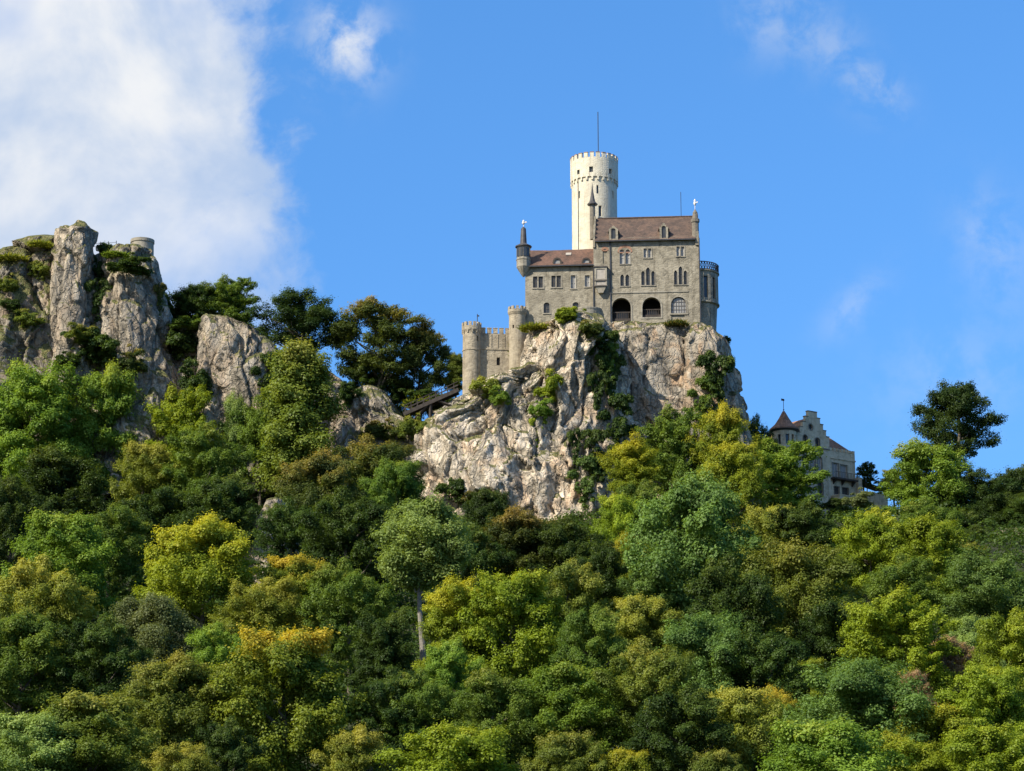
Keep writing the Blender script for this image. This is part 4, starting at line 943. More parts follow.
for u in (u0 + .4, u1 - .4): mb.box(u - .12, u + .12, .5, .75, z2 - .5, z - .3)
mb.build('pergola', M['wood_dark'], villa)

# ------------------------------------------------------------------ trees
def leaf_cloud(rng, lobes, per, leaf, flat=0.72, up=0.55, droop=0.0):
    """small rhombic leaves on the skins of many lobes -> verts, faces, tint, hgt"""
    C = np.array([l[:3] for l in lobes]); Rr = np.array([l[3] for l in lobes]); n = len(lobes)
    w = Rr ** 2; cnt = np.maximum(8, (per * n * w / w.sum())).astype(int)
    idx = np.repeat(np.arange(n), cnt); m = len(idx)
    d = rng.normal(size=(m, 3)); d[:, 2] = d[:, 2] + 0.25; d /= np.linalg.norm(d, axis=1)[:, None]
    d[:, 2] = np.where(d[:, 2] < -0.45, -d[:, 2], d[:, 2])
    rad = np.where(rng.random(m) < 0.72, rng.normal(0.94, 0.12, m), rng.random(m) ** 0.5 * 0.95) * (1 + rng.uniform(.1, .5, m) * (rng.random(m) < .16))
    p = C[idx] + d * (Rr[idx] * rad)[:, None] * np.array([1, 1, flat])
    if len(lobes[0]) > 4:                # sprays stretched outwards and upwards
        D = np.array([l[4:7] for l in lobes])[idx]; E = np.array([l[7] for l in lobes])[idx]
        p += D * ((d * D).sum(1) * Rr[idx] * rad * (E - 1))[:, None]
    if droop: p[:, 2] -= droop * rng.random(m) ** 2 * Rr[idx] * (np.linalg.norm(d[:, :2], axis=1))
    nrm = d * 1.0 + rng.normal(size=(m, 3)) * 0.38; nrm[:, 2] += up * .75; nrm /= np.linalg.norm(nrm, axis=1)[:, None]
    t = np.cross(nrm, rng.normal(size=(m, 3))); t /= np.linalg.norm(t, axis=1)[:, None]; b = np.cross(nrm, t)
    L_ = leaf * rng.uniform(0.65, 1.35, m)[:, None]; Wd = L_ * rng.uniform(0.5, 0.8, m)[:, None]
    sag = nrm * L_ * 0.12
    V = np.stack([p - t * L_ * .5 - sag, p + b * Wd * .5, p + t * L_ * .5 - sag, p - b * Wd * .5], axis=1).reshape(-1, 3)
    F = np.arange(4 * m).reshape(m, 4)
    lob_t = rng.random(n) if len(lobes[0]) < 9 else np.array([l[8] for l in lobes]) * .6 + rng.random(n) * .4
    tint = np.clip(lob_t[idx] * 0.65 + rng.random(m) * 0.35, 0, 1)
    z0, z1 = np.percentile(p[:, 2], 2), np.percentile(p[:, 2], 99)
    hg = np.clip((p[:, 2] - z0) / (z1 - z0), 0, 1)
    return V, F, tint, hg
def set_attr(me, name, arr):
    a = me.attributes.new(name, 'FLOAT', 'FACE'); a.data.foreach_set('value', np.ascontiguousarray(arr, dtype=np.float32))

PROTO = {}
def make_proto(key, seed, w=11.0, H=15.0, z0=2.5, shape='round', boughs=16, lobes=12, lr=(.38, 1.05), per=300, leaf=.235, br=(.20, .30), flat=.72, droop=0.0, up=.55, bark='bark', limbs=9, spread=.68):
    rng = np.random.default_rng(seed); r = random.Random(seed)
    def env(h):
        if shape == 'round': return max(0.05, (1 - abs(2 * h - .82) ** 2.3 / 1.2)) ** .6 if h < .97 else .2
        if shape == 'dome': return max(0.05, 1 - h ** 2.2) ** .55 * (0.75 + .25 * min(1, h * 4))
        if shape == 'tall': return max(0.05, 1 - abs(2 * h - .85) ** 2.2 / 1.4) ** .7
        if shape == 'spire': return max(0.05, (1.02 - h)) ** .85 * min(1, .45 + h * 3)
        if shape == 'umbrella': return (0.35 + 1.3 * h if h < .5 else max(.05, 1 - ((h - .5) * 2) ** 2.4) ** .5)
        return 1
    def outdir(c, u):
        v = np.array([c[0], c[1], 0.0]); v = v / (np.linalg.norm(v) + .5) * .55 + u * .45 + np.array([0, 0, .75 - droop * .5]) + rng.normal(size=3) * .2
        return tuple(v / np.linalg.norm(v))
    Hc = H - z0; lob = []; tips = []
    for i in range(boughs):
        h = (i + .5) / boughs; h = h ** .85 * .90; a = i * 2.39996 + r.uniform(-.45, .45)
        q = (w / 2) * env(h) * (spread + r.uniform(-.16, .16)) * (1 if i % 4 else .45)
        b = w * r.uniform(*br) * .86 * (0.8 + .2 * env(h)); z = z0 + Hc * h
        c = (q * math.cos(a), q * math.sin(a), min(z, H - b * .55)); tips.append((c, b))
        bt = r.random()
        for k in range(lobes):
            u = rng.normal(size=3); u[2] = abs(u[2]) * 0.9 - .25; u /= np.linalg.norm(u); e = r.uniform(.55, 1.0)
            lob.append((c[0] + u[0] * b * e, c[1] + u[1] * b * e, c[2] + u[2] * b * .85 * e, r.uniform(*lr)) + outdir(c, u) + (r.uniform(1.1, 2.2), bt))
    V, F, ti, hg = leaf_cloud(rng, lob, per, leaf, flat, up, droop)
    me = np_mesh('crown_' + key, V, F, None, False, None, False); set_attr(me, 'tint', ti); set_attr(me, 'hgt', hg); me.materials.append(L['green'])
    # trunk and limbs, tapered
    mb = MB()
    def limb(a, b, r0, r1, n=7, seg=5, wob=.25):
        a = Vector(a); b = Vector(b); d = (b - a).normalized(); u = d.orthogonal().normalized(); v = d.cross(u); prev = None
        for s in range(seg + 1):
            t = s / seg; p = a.lerp(b, t) + (u * math.sin(t * 5 + r0 * 9) + v * math.cos(t * 4 + r1 * 7)) * wob * math.sin(math.pi * t); rad = r0 + (r1 - r0) * t
            ring = [p + (u * math.cos(6.2832 * k / n) + v * math.sin(6.2832 * k / n)) * rad for k in range(n)]
            if prev: mb.quad_strip(prev, ring)
            prev = ring
    top = z0 + Hc * .72; limb((0, 0, -2.5), (0.2, .1, top), .38, .10, 9, 9, .3)
    for c, b in tips[:: max(1, len(tips) // limbs)]:
        zb = max(1.2, min(top - .3, c[2] - math.hypot(c[0], c[1]) * .75)); limb((.1, .05, zb), (c[0] * .92, c[1] * .92, c[2] - b * .1), .15, .04)
    tm = bpy.data.meshes.new('trunk_' + key); tm.from_pydata(mb.v, [], mb.f); tm.materials.append(M[bark]); tm.polygons.foreach_set('use_smooth', [True] * len(mb.f))
    w = 2 * np.percentile(np.maximum(np.abs(V[:, 0]), np.abs(V[:, 1])), 98.5); H = np.percentile(V[:, 2], 99.7)
    PROTO[key] = (me, tm, w, H, z0)
make_proto('round', 1, boughs=19, spread=.66)
make_proto('roundb', 2, boughs=22, w=11, H=14.5, br=(.15, .26), spread=.72)
make_proto('dome', 3, shape='dome', boughs=24, w=12, H=13, z0=1.5, br=(.14, .24))
make_proto('domeb', 4, shape='dome', boughs=20, w=12, H=14, z0=2, br=(.16, .27), lr=(.5, 1.2))
make_proto('tall', 5, shape='tall', boughs=24, w=9, H=17, z0=2.5, br=(.18, .30))
make_proto('tallb', 6, shape='tall', boughs=22, w=9.5, H=17, z0=3, br=(.2, .34), leaf=.25)
make_proto('spire', 7, shape='spire', boughs=24, w=8, H=15, z0=1.2, br=(.14, .26), lr=(.6, 1.05))
make_proto('fine', 8, shape='round', boughs=24, w=11, H=15, z0=2, br=(.14, .24), lr=(.55, .95), lobes=12, leaf=.21, per=320, flat=.85)
make_proto('weep', 9, shape='dome', boughs=20, w=10, H=14, z0=1.5, br=(.15, .25), droop=2.4, lr=(.6, 1.0), leaf=.22, up=.1, lobes=11)
make_proto('stem', 10, shape='round', boughs=20, w=9, H=17, z0=9.0, br=(.17, .26), lr=(.6, 1.1), leaf=.24, bark='bark_pale', limbs=9)
make_proto('open', 11, shape='umbrella', boughs=13, w=12, H=15, z0=4.5, br=(.12, .22), lr=(.55, 1.0), per=200, lobes=11, limbs=12, spread=.78)
make_proto('openb', 12, shape='tall', boughs=31, w=11, H=14, z0=1.6, br=(.11, .21), lr=(.4, .85), per=190, lobes=10, limbs=16, spread=.80)
make_proto('pine', 13, shape='round', boughs=24, w=13, H=11.5, z0=2.4, br=(.12, .20), lr=(.5, .9), per=190, flat=.85, lobes=13, limbs=14, spread=.76)
make_proto('crest', 14, shape='round', boughs=25, w=11.5, H=13.5, z0=3.4, br=(.15, .24), lr=(.45, .9), per=200, lobes=11, limbs=12, spread=.64)
def make_bush(key, seed, n=18, lr=(.14, .26), leaf=.10, per=150, subs=4, ivy=False):
    rng = np.random.default_rng(seed); lob = []
    cs = [(rng.uniform(-.3, .3), rng.uniform(-.25, .25), rng.uniform(.2, .66)) for _ in range(subs)]
    for i in range(n):
        if ivy:                            # a ragged curtain, thick at the top, thinning as it hangs
            z = 1 - rng.random() ** 1.4; w_ = .16 + .34 * z * (0.7 + .5 * math.sin(z * 9 + seed)); x = rng.uniform(-w_, w_) + .10 * math.sin(z * 6 + seed)
            lob.append((x, rng.uniform(-.16, .16), z, rng.uniform(*lr) * (.6 + .5 * z)))
        else:
            c = cs[i % subs]; u = rng.normal(size=3) * .13
            lob.append((c[0] + u[0], c[1] + u[1], c[2] + u[2] * .9, rng.uniform(*lr)))
    V, F, ti, hg = leaf_cloud(rng, lob, per, leaf, .8)
    me = np_mesh('foliage_' + key, V, F, None, False, None, False); set_attr(me, 'tint', ti); set_attr(me, 'hgt', hg); me.materials.append(L['green'])
    PROTO[key] = (me, None, 1.0, 1.0, 0)
make_bush('bush', 21); make_bush('bushb', 22, 16, (.12, .30)); make_bush('bushc', 23, 24, (.10, .20), .08, subs=5)
make_bush('thicket', 24, 70, (.05, .14), .045, per=180, subs=6); make_bush('thicketb', 25, 55, (.06, .17), .05, per=210, subs=5); make_bush('thicketc', 28, 60, (.05, .15), .045, per=190, subs=7)
make_bush('ivy', 26, 60, (.06, .13), .05, per=150, ivy=True); make_bush('ivyb', 27, 50, (.06, .14), .05, per=160, ivy=True)
def make_grass(key, seed, n=900):
    rng = np.random.default_rng(seed); m = n
    a = rng.random(m) * 6.283; q = rng.random(m) ** .5 * .5; p = np.stack([np.cos(a) * q, np.sin(a) * q, rng.random(m) * .06], 1)
    h = rng.uniform(.3, 1.0, m) * (1 - q * 1.2)[:]; t = rng.normal(size=(m, 3)) * .35; t[:, 2] = 1; t /= np.linalg.norm(t, axis=1)[:, None]
    b = np.cross(t, rng.normal(size=(m, 3))); b /= np.linalg.norm(b, axis=1)[:, None]; h = h[:, None]
    V = np.stack([p - b * .02, p + b * .02, p + t * h * .6 + b * .018, p + t * h], 1).reshape(-1, 3); F = np.arange(4 * m).reshape(m, 4); ti = rng.random(m)
    me = np_mesh('foliage_' + key, V, F, None, False, None, False); set_attr(me, 'tint', ti); set_attr(me, 'hgt', ti); me.materials.append(L['green'])
    PROTO[key] = (me, None, 1.0, 1.0, 0)
make_grass('grass', 31)
rt = random.Random(5)
def plant(name, key, loc, sx, sz, mat, label, cat, group, rz=None, dy=None):
    me, tm, w, H, z0 = PROTO[key]
    root = empty(name, loc, rt.uniform(0, 6.28) if rz is None else rz); root.scale = (sx, sx if dy is None else dy, sz)
    tag(root, label, cat, group)
    c = bpy.data.objects.new('crown' if tm else 'foliage', me); COL.objects.link(c); c.parent = root
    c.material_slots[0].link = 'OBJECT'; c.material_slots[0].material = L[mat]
    if tm:
        t = bpy.data.objects.new('trunk', tm); COL.objects.link(t); t.parent = root
    return root
TREES = []
def tree(px, top, wpx, hpx, key, mat, label, Y=None, base=None, name='deciduous_tree', cat='tree', group='trees on the wooded hillside', rz=None):
    me, tm, w, H, z0 = PROTO[key]
    if Y is None:                       # the depth at which a tree of this size would stand on the slope
        best = None
        for k in range(0, 240):
            y = 160 + k; p = at(px, top, y); g = ground(p.x, y); want = min(22, max(7, hpx / ppm(y, top) * H / (H - z0), wpx / ppm(y, top) * H / w * .9))
            e = abs((p.z - g) - want)
            if best is None or e < best[0]: best = (e, y)
        Y = best[1]
    p = at(px, top, Y)
    zb = at(px, base, Y).z if base else ground(p.x, Y)
    Ht = p.z - zb; W_ = wpx / ppm(Y, top)
    sx = W_ / w * 1.10; sz = Ht / (H * 1.0)
    o = plant(name, key, (p.x, Y, zb), sx, sz, mat, label, cat, group, rz)
    TREES.append((round(px), top, round(Y), round(Ht, 1), round(sx, 2), round(sz, 2)))
    return o
T = tree
# -- the left third, from the cliff foot down
T(36, 363, 78, 130, 'tall', 'fresh', 'bright green tree under the cliff at the left edge of the picture')
T(8, 395, 50, 120, 'round', 'green', 'green tree half cut off by the left edge below the grassy cliff')
T(110, 371, 86, 115, 'roundb', 'fresh', 'fresh green tree in front of the cliff below the lookout rock')
T(183, 389, 70, 110, 'tallb', 'vivid', 'yellow green tree below the shaded saddle of the ridge')
T(236, 397, 26, 70, 'spire', 'pale', 'slender pale green tree against the grey rock knob')
T(146, 446, 66, 80, 'dome', 'straw', 'straw coloured low tree in front of the yellow green one')
T(298, 349, 76, 120, 'spire', 'olive', 'pointed olive tree rising against the rock shelf', Y=388)
T(262, 398, 66, 90, 'round', 'green', 'green tree at the left foot of the pointed olive tree')
T(205, 428, 74, 90, 'round', 'green', 'mid green tree below and right of the yellow green ridge tree')
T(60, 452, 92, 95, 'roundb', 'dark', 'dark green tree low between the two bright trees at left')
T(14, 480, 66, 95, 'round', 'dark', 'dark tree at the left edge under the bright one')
T(318, 452, 80, 100, 'roundb', 'darkrust', 'dark tree with rusty tips below the pointed olive tree')
T(372, 436, 84, 90, 'round', 'darkrust', 'dark tree with tan tips at the foot of the rock outcrop')
T(398, 462, 62, 82, 'dome', 'green', 'green tree beside the pale cliff foot, behind the pale green stemmed tree')
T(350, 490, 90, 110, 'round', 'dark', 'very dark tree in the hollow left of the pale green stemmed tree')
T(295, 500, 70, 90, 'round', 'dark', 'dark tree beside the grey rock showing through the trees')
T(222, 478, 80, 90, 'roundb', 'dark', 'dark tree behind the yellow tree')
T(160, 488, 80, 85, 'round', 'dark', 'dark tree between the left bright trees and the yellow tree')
T(110, 505, 76, 90, 'round', 'green', 'deep green tree just left of and above the yellow tree')
T(62, 517, 104, 110, 'dome', 'fresh', 'leafy green tree with sunlit left flank, above the straw topped tree at left')
T(50, 560, 92, 120, 'round', 'straw', 'straw topped tree near the left edge, halfway down the slope')
T(203, 517, 104, 120, 'roundb', 'yellow', 'bright yellow green tree standing alone left of the grey rock')
T(296, 558, 74, 80, 'dome', 'gold', 'dark green tree with golden crest beside the grey rock')
T(264, 580, 84, 95, 'fine', 'straw', 'golden olive tree below the bright yellow one')
T(152, 598, 78, 95, 'weep', 'grey', 'grey green weeping tree at left')
T(22, 610, 90, 110, 'roundb', 'green', 'green tree at the left edge under the straw topped tree')
T(100, 618, 84, 110, 'round', 'dark', 'dark tree tucked left of the weeping tree')
T(218, 626, 66, 80, 'round', 'fresh', 'fresh green tree between the weeping tree and the golden crested one')
T(285, 632, 132, 150, 'dome', 'gold', 'large green tree with a golden crest in the lower left')
T(176, 655, 96, 115, 'roundb', 'olive', 'olive tree with lighter cap, below the weeping tree')
T(88, 697, 122, 110, 'dome', 'olive', 'broad olive tree in the lower left corner')
T(30, 716, 108, 100, 'dome', 'pale', 'light green tree at the bottom left corner')
T(181, 744, 76, 80, 'fine', 'straw', 'pale olive treetop at the bottom edge, left of the golden crested tree')
T(228, 720, 60, 90, 'round', 'dark', 'dark tree in the shade left of the golden crested tree')
# -- the middle
T(424, 503, 92, 100, 'stem', 'pale', 'pale green tree on a long bare stem in the middle of the slope', Y=256)
T(352, 562, 80, 110, 'round', 'green', 'deep green tree left of the long bare stem')
T(386, 612, 56, 100, 'tall', 'dark', 'dark tree in the gap beside the long bare stem')
T(470, 528, 70, 90, 'round', 'dark', 'dark green tree right of the pale stemmed crown')
T(520, 512, 84, 90, 'roundb', 'darkrust', 'brown tinged tree at the foot of the pale cliff')
T(488, 492, 54, 70, 'dome', 'dark', 'dark bushy tree right under the pale cliff buttress')
T(568, 520, 72, 90, 'round', 'dark', 'dark tree under the right end of the pale cliff')
T(594, 545, 66, 100, 'round', 'dark', 'dark tree left of the pale rock in the gap')
T(457, 580, 66, 110, 'tall', 'yellow', 'yellowish tall crown at the left side of the big middle clump')
T(514, 574, 98, 120, 'dome', 'vivid', 'big sunlit yellow green tree in the middle of the lower slope')
T(566, 562, 70, 110, 'round', 'olive', 'olive tree behind the right shoulder of the big middle tree')
T(590, 608, 62, 100, 'round', 'green', 'green tree at the right flank of the big middle tree')
T(452, 640, 56, 90, 'tallb', 'fresh', 'narrow fresh green tree below the yellowish tall crown')
T(494, 672, 78, 95, 'roundb', 'green', 'rounded green tree below the big middle tree, left one of a pair')
T(564, 667, 100, 100, 'dome', 'fresh', 'wide green tree below the big middle tree, right one of a pair')
T(428, 672, 74, 95, 'round', 'green', 'shaded green tree left of the pair below the middle tree')
T(390, 668, 72, 100, 'round', 'dark', 'dark tree behind the tan treetop at the bottom')
T(460, 728, 132, 100, 'dome', 'vivid', 'wide vivid green treetop at the bottom centre')
T(356, 730, 74, 90, 'roundb', 'straw', 'tan treetop at the bottom edge right of the golden crested tree')
T(568, 734, 80, 90, 'dome', 'olive', 'brownish olive treetop at the bottom, right of the vivid green one')
T(626, 751, 64, 70, 'dome', 'yellow', 'small yellow treetop at the very bottom')
T(650, 640, 92, 120, 'round', 'olive', 'olive tree right of the middle clump')
T(640, 598, 72, 80, 'dome', 'straw', 'straw tinged tree in front of the pale rock in the gap')
T(680, 690, 90, 110, 'round', 'dark', 'dark tree at the bottom left of the straw yellow one')
# -- below the castle and up to the villa
T(633, 440, 54, 70, 'tall', 'yellow', 'slim yellow green tree beside the shaded cliff cleft')
T(675, 408, 60, 90, 'tallb', 'green', 'green tree against the castle rock face', Y=386)
T(722, 409, 64, 80, 'roundb', 'yellow', 'yellow crowned tree under the right corner of the castle rock', Y=384)
T(757, 418, 34, 60, 'round', 'pine', 'small dark tree left of the villa turret', Y=404)
T(640, 482, 50, 80, 'round', 'green', 'green tree between the slim yellow one and the bluish giant')
T(618, 497, 54, 80, 'dome', 'vivid', 'vivid green tree at the lower right of the cliff buttress')
T(628, 534, 44, 75, 'tall', 'yellow', 'narrow yellow green tree hanging left of the bluish giant')
T(733, 445, 62, 80, 'dome', 'yellow', 'yellowish tree behind the top of the bluish giant')
T(777, 442, 84, 105, 'tallb', 'fresh', 'sunlit tree standing right in front of the villa', Y=398, base=550)
T(690, 477, 120, 170, 'roundb', 'blue', 'giant bluish green tree right of the cliff')
T(768, 508, 64, 90, 'dome', 'straw', 'straw green tree below the one in front of the villa')
T(800, 505, 74, 90, 'round', 'dark', 'dark tree at the foot of the villa')
T(800, 540, 104, 130, 'domeb', 'olive', 'large olive green tree below the villa')
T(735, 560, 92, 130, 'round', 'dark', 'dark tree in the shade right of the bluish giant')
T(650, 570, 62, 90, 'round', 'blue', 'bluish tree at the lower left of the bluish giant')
T(866, 512, 74, 90, 'roundb', 'vivid', 'yellow green tree right below the villa terrace')
T(927, 520, 88, 90, 'dome', 'vivid', 'wide yellow green tree right of the one below the terrace')
T(846, 507, 42, 50, 'dome', 'dark', 'dark bushy tree at the villa terrace wall', Y=404, base=560)
T(926, 443, 84, 90, 'roundb', 'fresh', 'pointed yellow green tree below the tall dark hilltop tree', Y=400, base=548)
T(956, 383, 74, 76, 'crest', 'pine', 'tall dark tree standing on the hilltop at right', Y=424, base=482)
T(866, 462, 18, 22, 'round', 'pine', 'little dark tree behind the villa terrace', Y=436, base=492)
T(893, 470, 28, 28, 'dome', 'olive', 'small olive tree at the end of the villa terrace', Y=432, base=502)
T(982, 472, 70, 60, 'round', 'pine', 'dark hilltop tree right below the tall one', Y=400, base=548)
T(1018, 468, 66, 60, 'roundb', 'dark', 'dark hilltop tree at the right edge of the picture', Y=402, base=548)
T(948, 486, 50, 60, 'round', 'dark', 'dark tree between the pointed tree and the hilltop', Y=398, base=550)
T(955, 512, 56, 60, 'roundb', 'dark', 'dark tree left of the grey cliff at the right edge', Y=380, base=580)
T(1002, 494, 60, 50, 'round', 'dark', 'dark bushy tree on the brow just above the grey cliff at the right edge', Y=384, base=560)
T(1030, 497, 60, 50, 'roundb', 'dark', 'dark tree cut off by the right edge beside the grey cliff', Y=380, base=560)
T(930, 500, 56, 60, 'round', 'green', 'green tree behind the wide yellow green tree below the hilltop', Y=372, base=575)
T(972, 528, 50, 60, 'round', 'dark', 'dark tree hugging the left end of the grey cliff at the right edge', Y=358, base=590)
T(966, 541, 58, 50, 'roundb', 'olive', 'olive tree in front of the left end of the grey cliff at the right edge', Y=346, base=610)
# -- the right foreground
T(700, 612, 92, 120, 'domeb', 'blue', 'dark bluish tree below the bluish giant')
T(760, 625, 90, 110, 'round', 'dark', 'dark green tree right below the large olive one')
T(900, 555, 70, 90, 'round', 'green', 'green tree under the wide yellow green tree')
T(985, 556, 92, 80, 'domeb', 'blue', 'bluish green tree below the grey cliff at the right edge')
T(898, 592, 96, 90, 'tallb', 'vivid', 'vivid tree with stepped branches above the reddish bushes')
T(838, 600, 80, 100, 'round', 'dark', 'dark tree left of the vivid stepped one')
T(808, 660, 46, 60, 'dome', 'vivid', 'small yellow green tree above the bluish broad one')
T(973, 618, 60, 70, 'dome', 'pale', 'pale green tree right of the reddish bushes')
T(1010, 612, 74, 110, 'round', 'vivid', 'tall yellow green tree at the right edge')
T(944, 638, 66, 70, 'roundb', 'rust', 'reddish brown tree in the lower right')
T(912, 672, 38, 55, 'dome', 'rust', 'small reddish brown bush left of the reddish tree')
T(855, 658, 128, 95, 'domeb', 'blue', 'broad bluish green tree in the lower right')
T(738, 690, 92, 100, 'dome', 'straw', 'straw yellow tree at the bottom right of the dark gap')
T(776, 688, 48, 70, 'roundb', 'gold', 'small tree with an orange yellow tip beside the straw one')
T(990, 668, 88, 110, 'dome', 'vivid', 'lush yellow green tree in the right corner above the bright treetop')
T(932, 706, 92, 80, 'dome', 'yellow', 'bright yellow treetop in the lower right')
T(822, 724, 146, 90, 'dome', 'fresh', 'wide fresh green treetop at the bottom right')
T(900, 735, 90, 80, 'roundb', 'vivid', 'yellow green treetop at the bottom between the bright yellow and the fresh green one')
T(985, 728, 110, 80, 'dome', 'vivid', 'yellow green treetop in the bottom right corner')
T(716, 752, 60, 60, 'dome', 'olive', 'small olive treetop at the bottom left of the straw yellow tree')
# -- on the ridge
RG = 'trees along the ridge'
T(198, 285, 52, 52, 'roundb', 'dark', 'ragged dark tree right of the lookout rock, left one of two behind the grey knob', Y=417, base=346, group=RG)
T(231, 278, 50, 52, 'tallb', 'green', 'ragged dark tree behind the grey knob, the right and taller one of two', Y=417, base=346, group=RG)
T(186, 292, 36, 40, 'round', 'dark', 'small dark tree beside the lookout rock', Y=416, base=335, group=RG)
T(303, 295, 92, 66, 'pine', 'pine', 'flat topped dark tree on the ridge leaning over the rock shelf', Y=414, base=366, group=RG)
T(380, 303, 84, 96, 'openb', 'darkrust', 'ragged rusty tipped tree on the outcrop beside the footbridge', Y=410, base=396, group=RG)
T(421, 326, 58, 80, 'openb', 'darkrust', 'shorter dark tree standing over the footbridge', Y=413, base=416, group=RG)
T(366, 356, 40, 40, 'dome', 'dark', 'low dark tree at the left foot of the ragged rusty tipped tree', Y=412, base=396, group=RG)
T(456, 354, 18, 30, 'spire', 'olive', 'small olive tree against the gatehouse tower', Y=412, base=396, group=RG)

T(398, 374, 44, 40, 'round', 'dark', 'low dark tree under the crowns just left of the footbridge', Y=413, base=424, group=RG)

# ------------------------------------------------------------------ shrubs on the rock
def shrub(px, py, wpx, hpx, mat, label, key='bush', Y=None, cat='shrub', name='shrub', flat=.8):
    rz = rt.uniform(0, 6.28)
    if key != 'grass' and hpx > wpx * 1.2 and hpx > 20: key = 'ivy' if key == 'bushc' else 'ivyb'; rz = rt.uniform(-.4, .4) + (3.14 if rt.random() < .5 else 0)
    elif key != 'grass' and max(wpx, hpx) > 20: key = {'bushb': 'thicketb', 'bushc': 'thicketc'}.get(key, 'thicket')
    p = hit(px, py + hpx * .25) if Y is None else at(px, py + hpx * .25, Y)
    k = ppm(p.y, py); sx = wpx / k / .95; sz = hpx / k / .95
    c = at(px, py, p.y - sx * .15)
    plant(name, key, (c.x, c.y, c.z - sz * .42), sx, sz, mat, label, cat, 'shrubs growing on the cliffs', rz=rz)
S = shrub
S(561, 316, 26, 22, 'vivid', 'yellow green shrub at the foot of the left wing wall', 'bush')
S(489, 388, 36, 32, 'straw', 'yellowish shrub under the gatehouse wall')
S(500, 396, 22, 22, 'fresh', 'green shrub at the right end of the yellowish one under the gatehouse', 'bushb')
S(507, 352, 14, 14, 'olive', 'small shrub in the corner between gatehouse wall and watch turret', 'bushb')
S(549, 392, 28, 28, 'vivid', 'bright green shrub in the middle of the pale cliff', 'bush')
S(541, 408, 22, 24, 'fresh', 'green creeper just below the bright shrub on the pale cliff', 'bushb')
S(538, 435, 16, 28, 'vivid', 'lower hanging creeper on the pale cliff', 'bushc')
S(556, 380, 16, 20, 'yellow', 'small yellow shrub above the bright one on the pale cliff', 'bushb')
S(594, 330, 32, 26, 'darkrust', 'dark brownish shrub under the round terrace wall', 'bush')
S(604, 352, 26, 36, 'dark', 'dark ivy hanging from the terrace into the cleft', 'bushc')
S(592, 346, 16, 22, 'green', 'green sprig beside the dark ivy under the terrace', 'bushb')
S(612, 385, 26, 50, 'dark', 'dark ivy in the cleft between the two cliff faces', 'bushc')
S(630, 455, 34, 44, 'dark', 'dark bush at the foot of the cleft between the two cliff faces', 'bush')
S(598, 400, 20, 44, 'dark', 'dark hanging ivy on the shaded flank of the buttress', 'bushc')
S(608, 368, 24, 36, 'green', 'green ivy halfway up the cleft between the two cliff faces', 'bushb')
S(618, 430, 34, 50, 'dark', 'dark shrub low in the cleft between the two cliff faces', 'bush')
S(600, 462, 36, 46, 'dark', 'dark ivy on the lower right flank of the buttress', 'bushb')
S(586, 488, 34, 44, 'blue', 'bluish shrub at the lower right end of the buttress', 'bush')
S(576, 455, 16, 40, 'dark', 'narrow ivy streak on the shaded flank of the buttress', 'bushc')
S(535, 326, 30, 9, 'straw', 'dry grass along the top of the buttress', 'grass')
S(676, 322, 24, 9, 'darkrust', 'brown scrub along the foot of the main castle wall', 'grass')
S(724, 346, 11, 18, 'dark', 'small dark shrub sticking out of the right edge of the castle rock', 'bush', Y=408)
S(716, 388, 34, 54, 'dark', 'dark ivy covering the lower right corner of the castle rock', 'bushc')
S(704, 405, 30, 40, 'green', 'green ivy left of the dark corner of the castle rock', 'bushb')
S(455, 490, 36, 36, 'dark', 'dark shrub in a hollow at the foot of the pale cliff', 'bush')
S(482, 504, 36, 28, 'darkrust', 'brown bush under the overhang of the pale cliff', 'bushc')
S(434, 404, 46, 28, 'dark', 'added dark scrub standing in for the dark void behind the footbridge', 'bush', Y=405)  # added to darken the gap under the deck
S(414, 426, 30, 28, 'olive', 'olive shrub on the rock under the footbridge', 'bushb')
S(428, 402, 44, 10, 'straw', 'dry grass on the rock edge beneath the footbridge', 'grass')
S(350, 396, 26, 30, 'dark', 'dark shrub at the left end of the rock outcrop', 'bush')
S(384, 430, 40, 26, 'darkrust', 'brownish shrub at the foot of the rock outcrop', 'bushb')
S(268, 385, 32, 46, 'dark', 'dark shrub on the shelf under the flat topped tree', 'bush')
S(283, 365, 30, 18, 'green', 'green scrub at the roots of the flat topped tree', 'bushb')
S(186, 345, 44, 50, 'dark', 'dark bush filling the gap right of the lookout rock', 'bush')
S(196, 378, 34, 40, 'dark', 'lower dark bush in the gap right of the lookout rock', 'bushb')
S(190, 322, 36, 18, 'green', 'green scrub above the dark bush in the rock gap', 'bushb')
S(116, 254, 26, 6, 'fresh', 'bright grass beside the round lookout', 'grass')
S(130, 266, 40, 22, 'dark', 'dark bush hanging under the round lookout', 'bushb')
S(101, 270, 22, 38, 'dark', 'dark ivy at the top of the cleft beside the pinnacle', 'bushb')
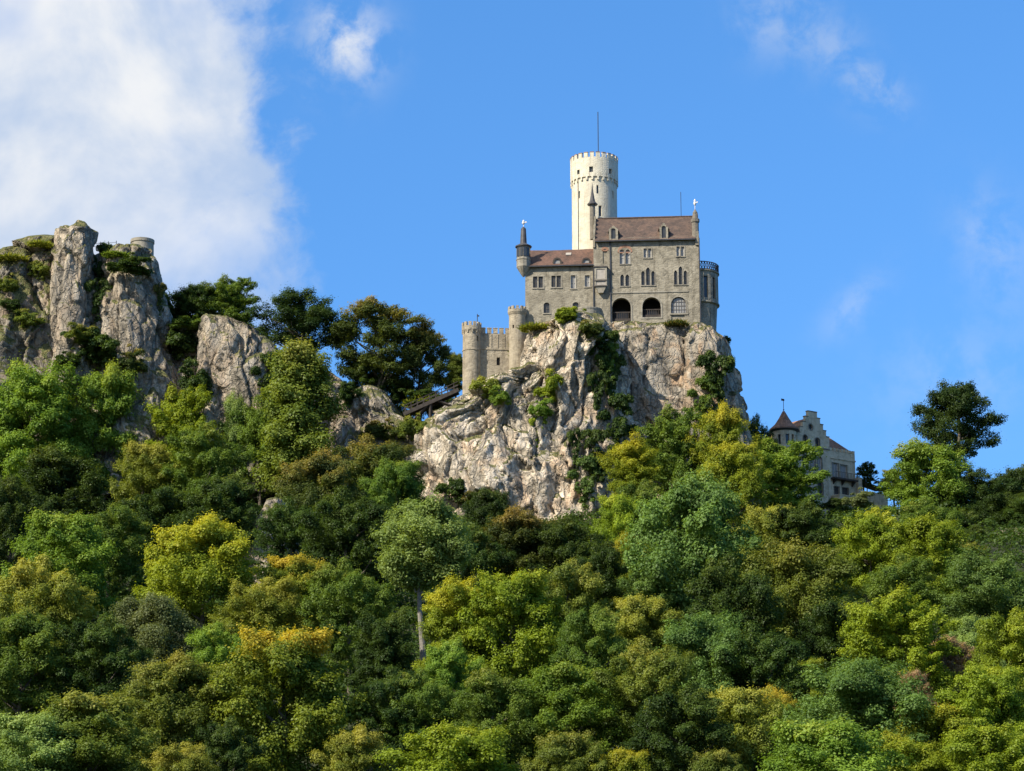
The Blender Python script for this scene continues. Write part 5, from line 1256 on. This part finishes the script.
S(98, 305, 24, 40, 'dark', 'dark ivy midway down the cleft beside the pinnacle', 'bushc')
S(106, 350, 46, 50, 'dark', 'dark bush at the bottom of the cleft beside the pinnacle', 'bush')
S(130, 362, 30, 32, 'darkrust', 'dull bush low on the lookout rock', 'bushb')
S(44, 272, 26, 26, 'olive', 'olive shrub on the slope left of the pinnacle', 'bush')
S(40, 243, 24, 7, 'straw', 'dry grass on the crest left of the pinnacle', 'grass')
S(12, 257, 30, 8, 'straw', 'dry grass on the crest at the left edge', 'grass')
S(6, 284, 24, 22, 'olive', 'olive shrub high at the left edge of the picture', 'bushb')
S(30, 318, 28, 20, 'olive', 'olive shrub in the middle of the left cliff', 'bushb')
S(75, 335, 34, 24, 'olive', 'dull shrub at the foot of the pinnacle', 'bushc')
S(12, 305, 24, 20, 'dark', 'dark shrub at the left edge halfway down the cliff', 'bush')
S(66, 360, 30, 24, 'dark', 'dark shrub at the bottom of the left cliff', 'bushb')
S(160, 300, 12, 26, 'darkrust', 'dry shrub on the skyline edge of the lookout rock', 'bushc')
S(1004, 500, 40, 28, 'dark', 'dark scrub on top of the grey cliff at the right edge', 'bush')
S(858, 500, 30, 22, 'grey', 'grey green shrub at the villa terrace', 'bushb', Y=417)
S(830, 506, 26, 22, 'dark', 'dark shrub at the foot of the villa gable', 'bush', Y=417)

# ------------------------------------------------------------------ undergrowth between the trees
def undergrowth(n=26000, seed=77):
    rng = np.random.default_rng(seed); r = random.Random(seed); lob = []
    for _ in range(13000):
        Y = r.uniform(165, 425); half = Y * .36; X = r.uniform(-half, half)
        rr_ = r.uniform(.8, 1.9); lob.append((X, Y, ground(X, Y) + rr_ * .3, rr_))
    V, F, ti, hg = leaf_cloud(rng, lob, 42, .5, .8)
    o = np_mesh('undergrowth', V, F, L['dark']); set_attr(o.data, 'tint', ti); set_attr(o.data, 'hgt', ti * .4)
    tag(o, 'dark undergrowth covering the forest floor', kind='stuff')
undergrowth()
for t_ in TREES:
    if t_[5] / t_[4] < .62: print('SQUASH', t_)
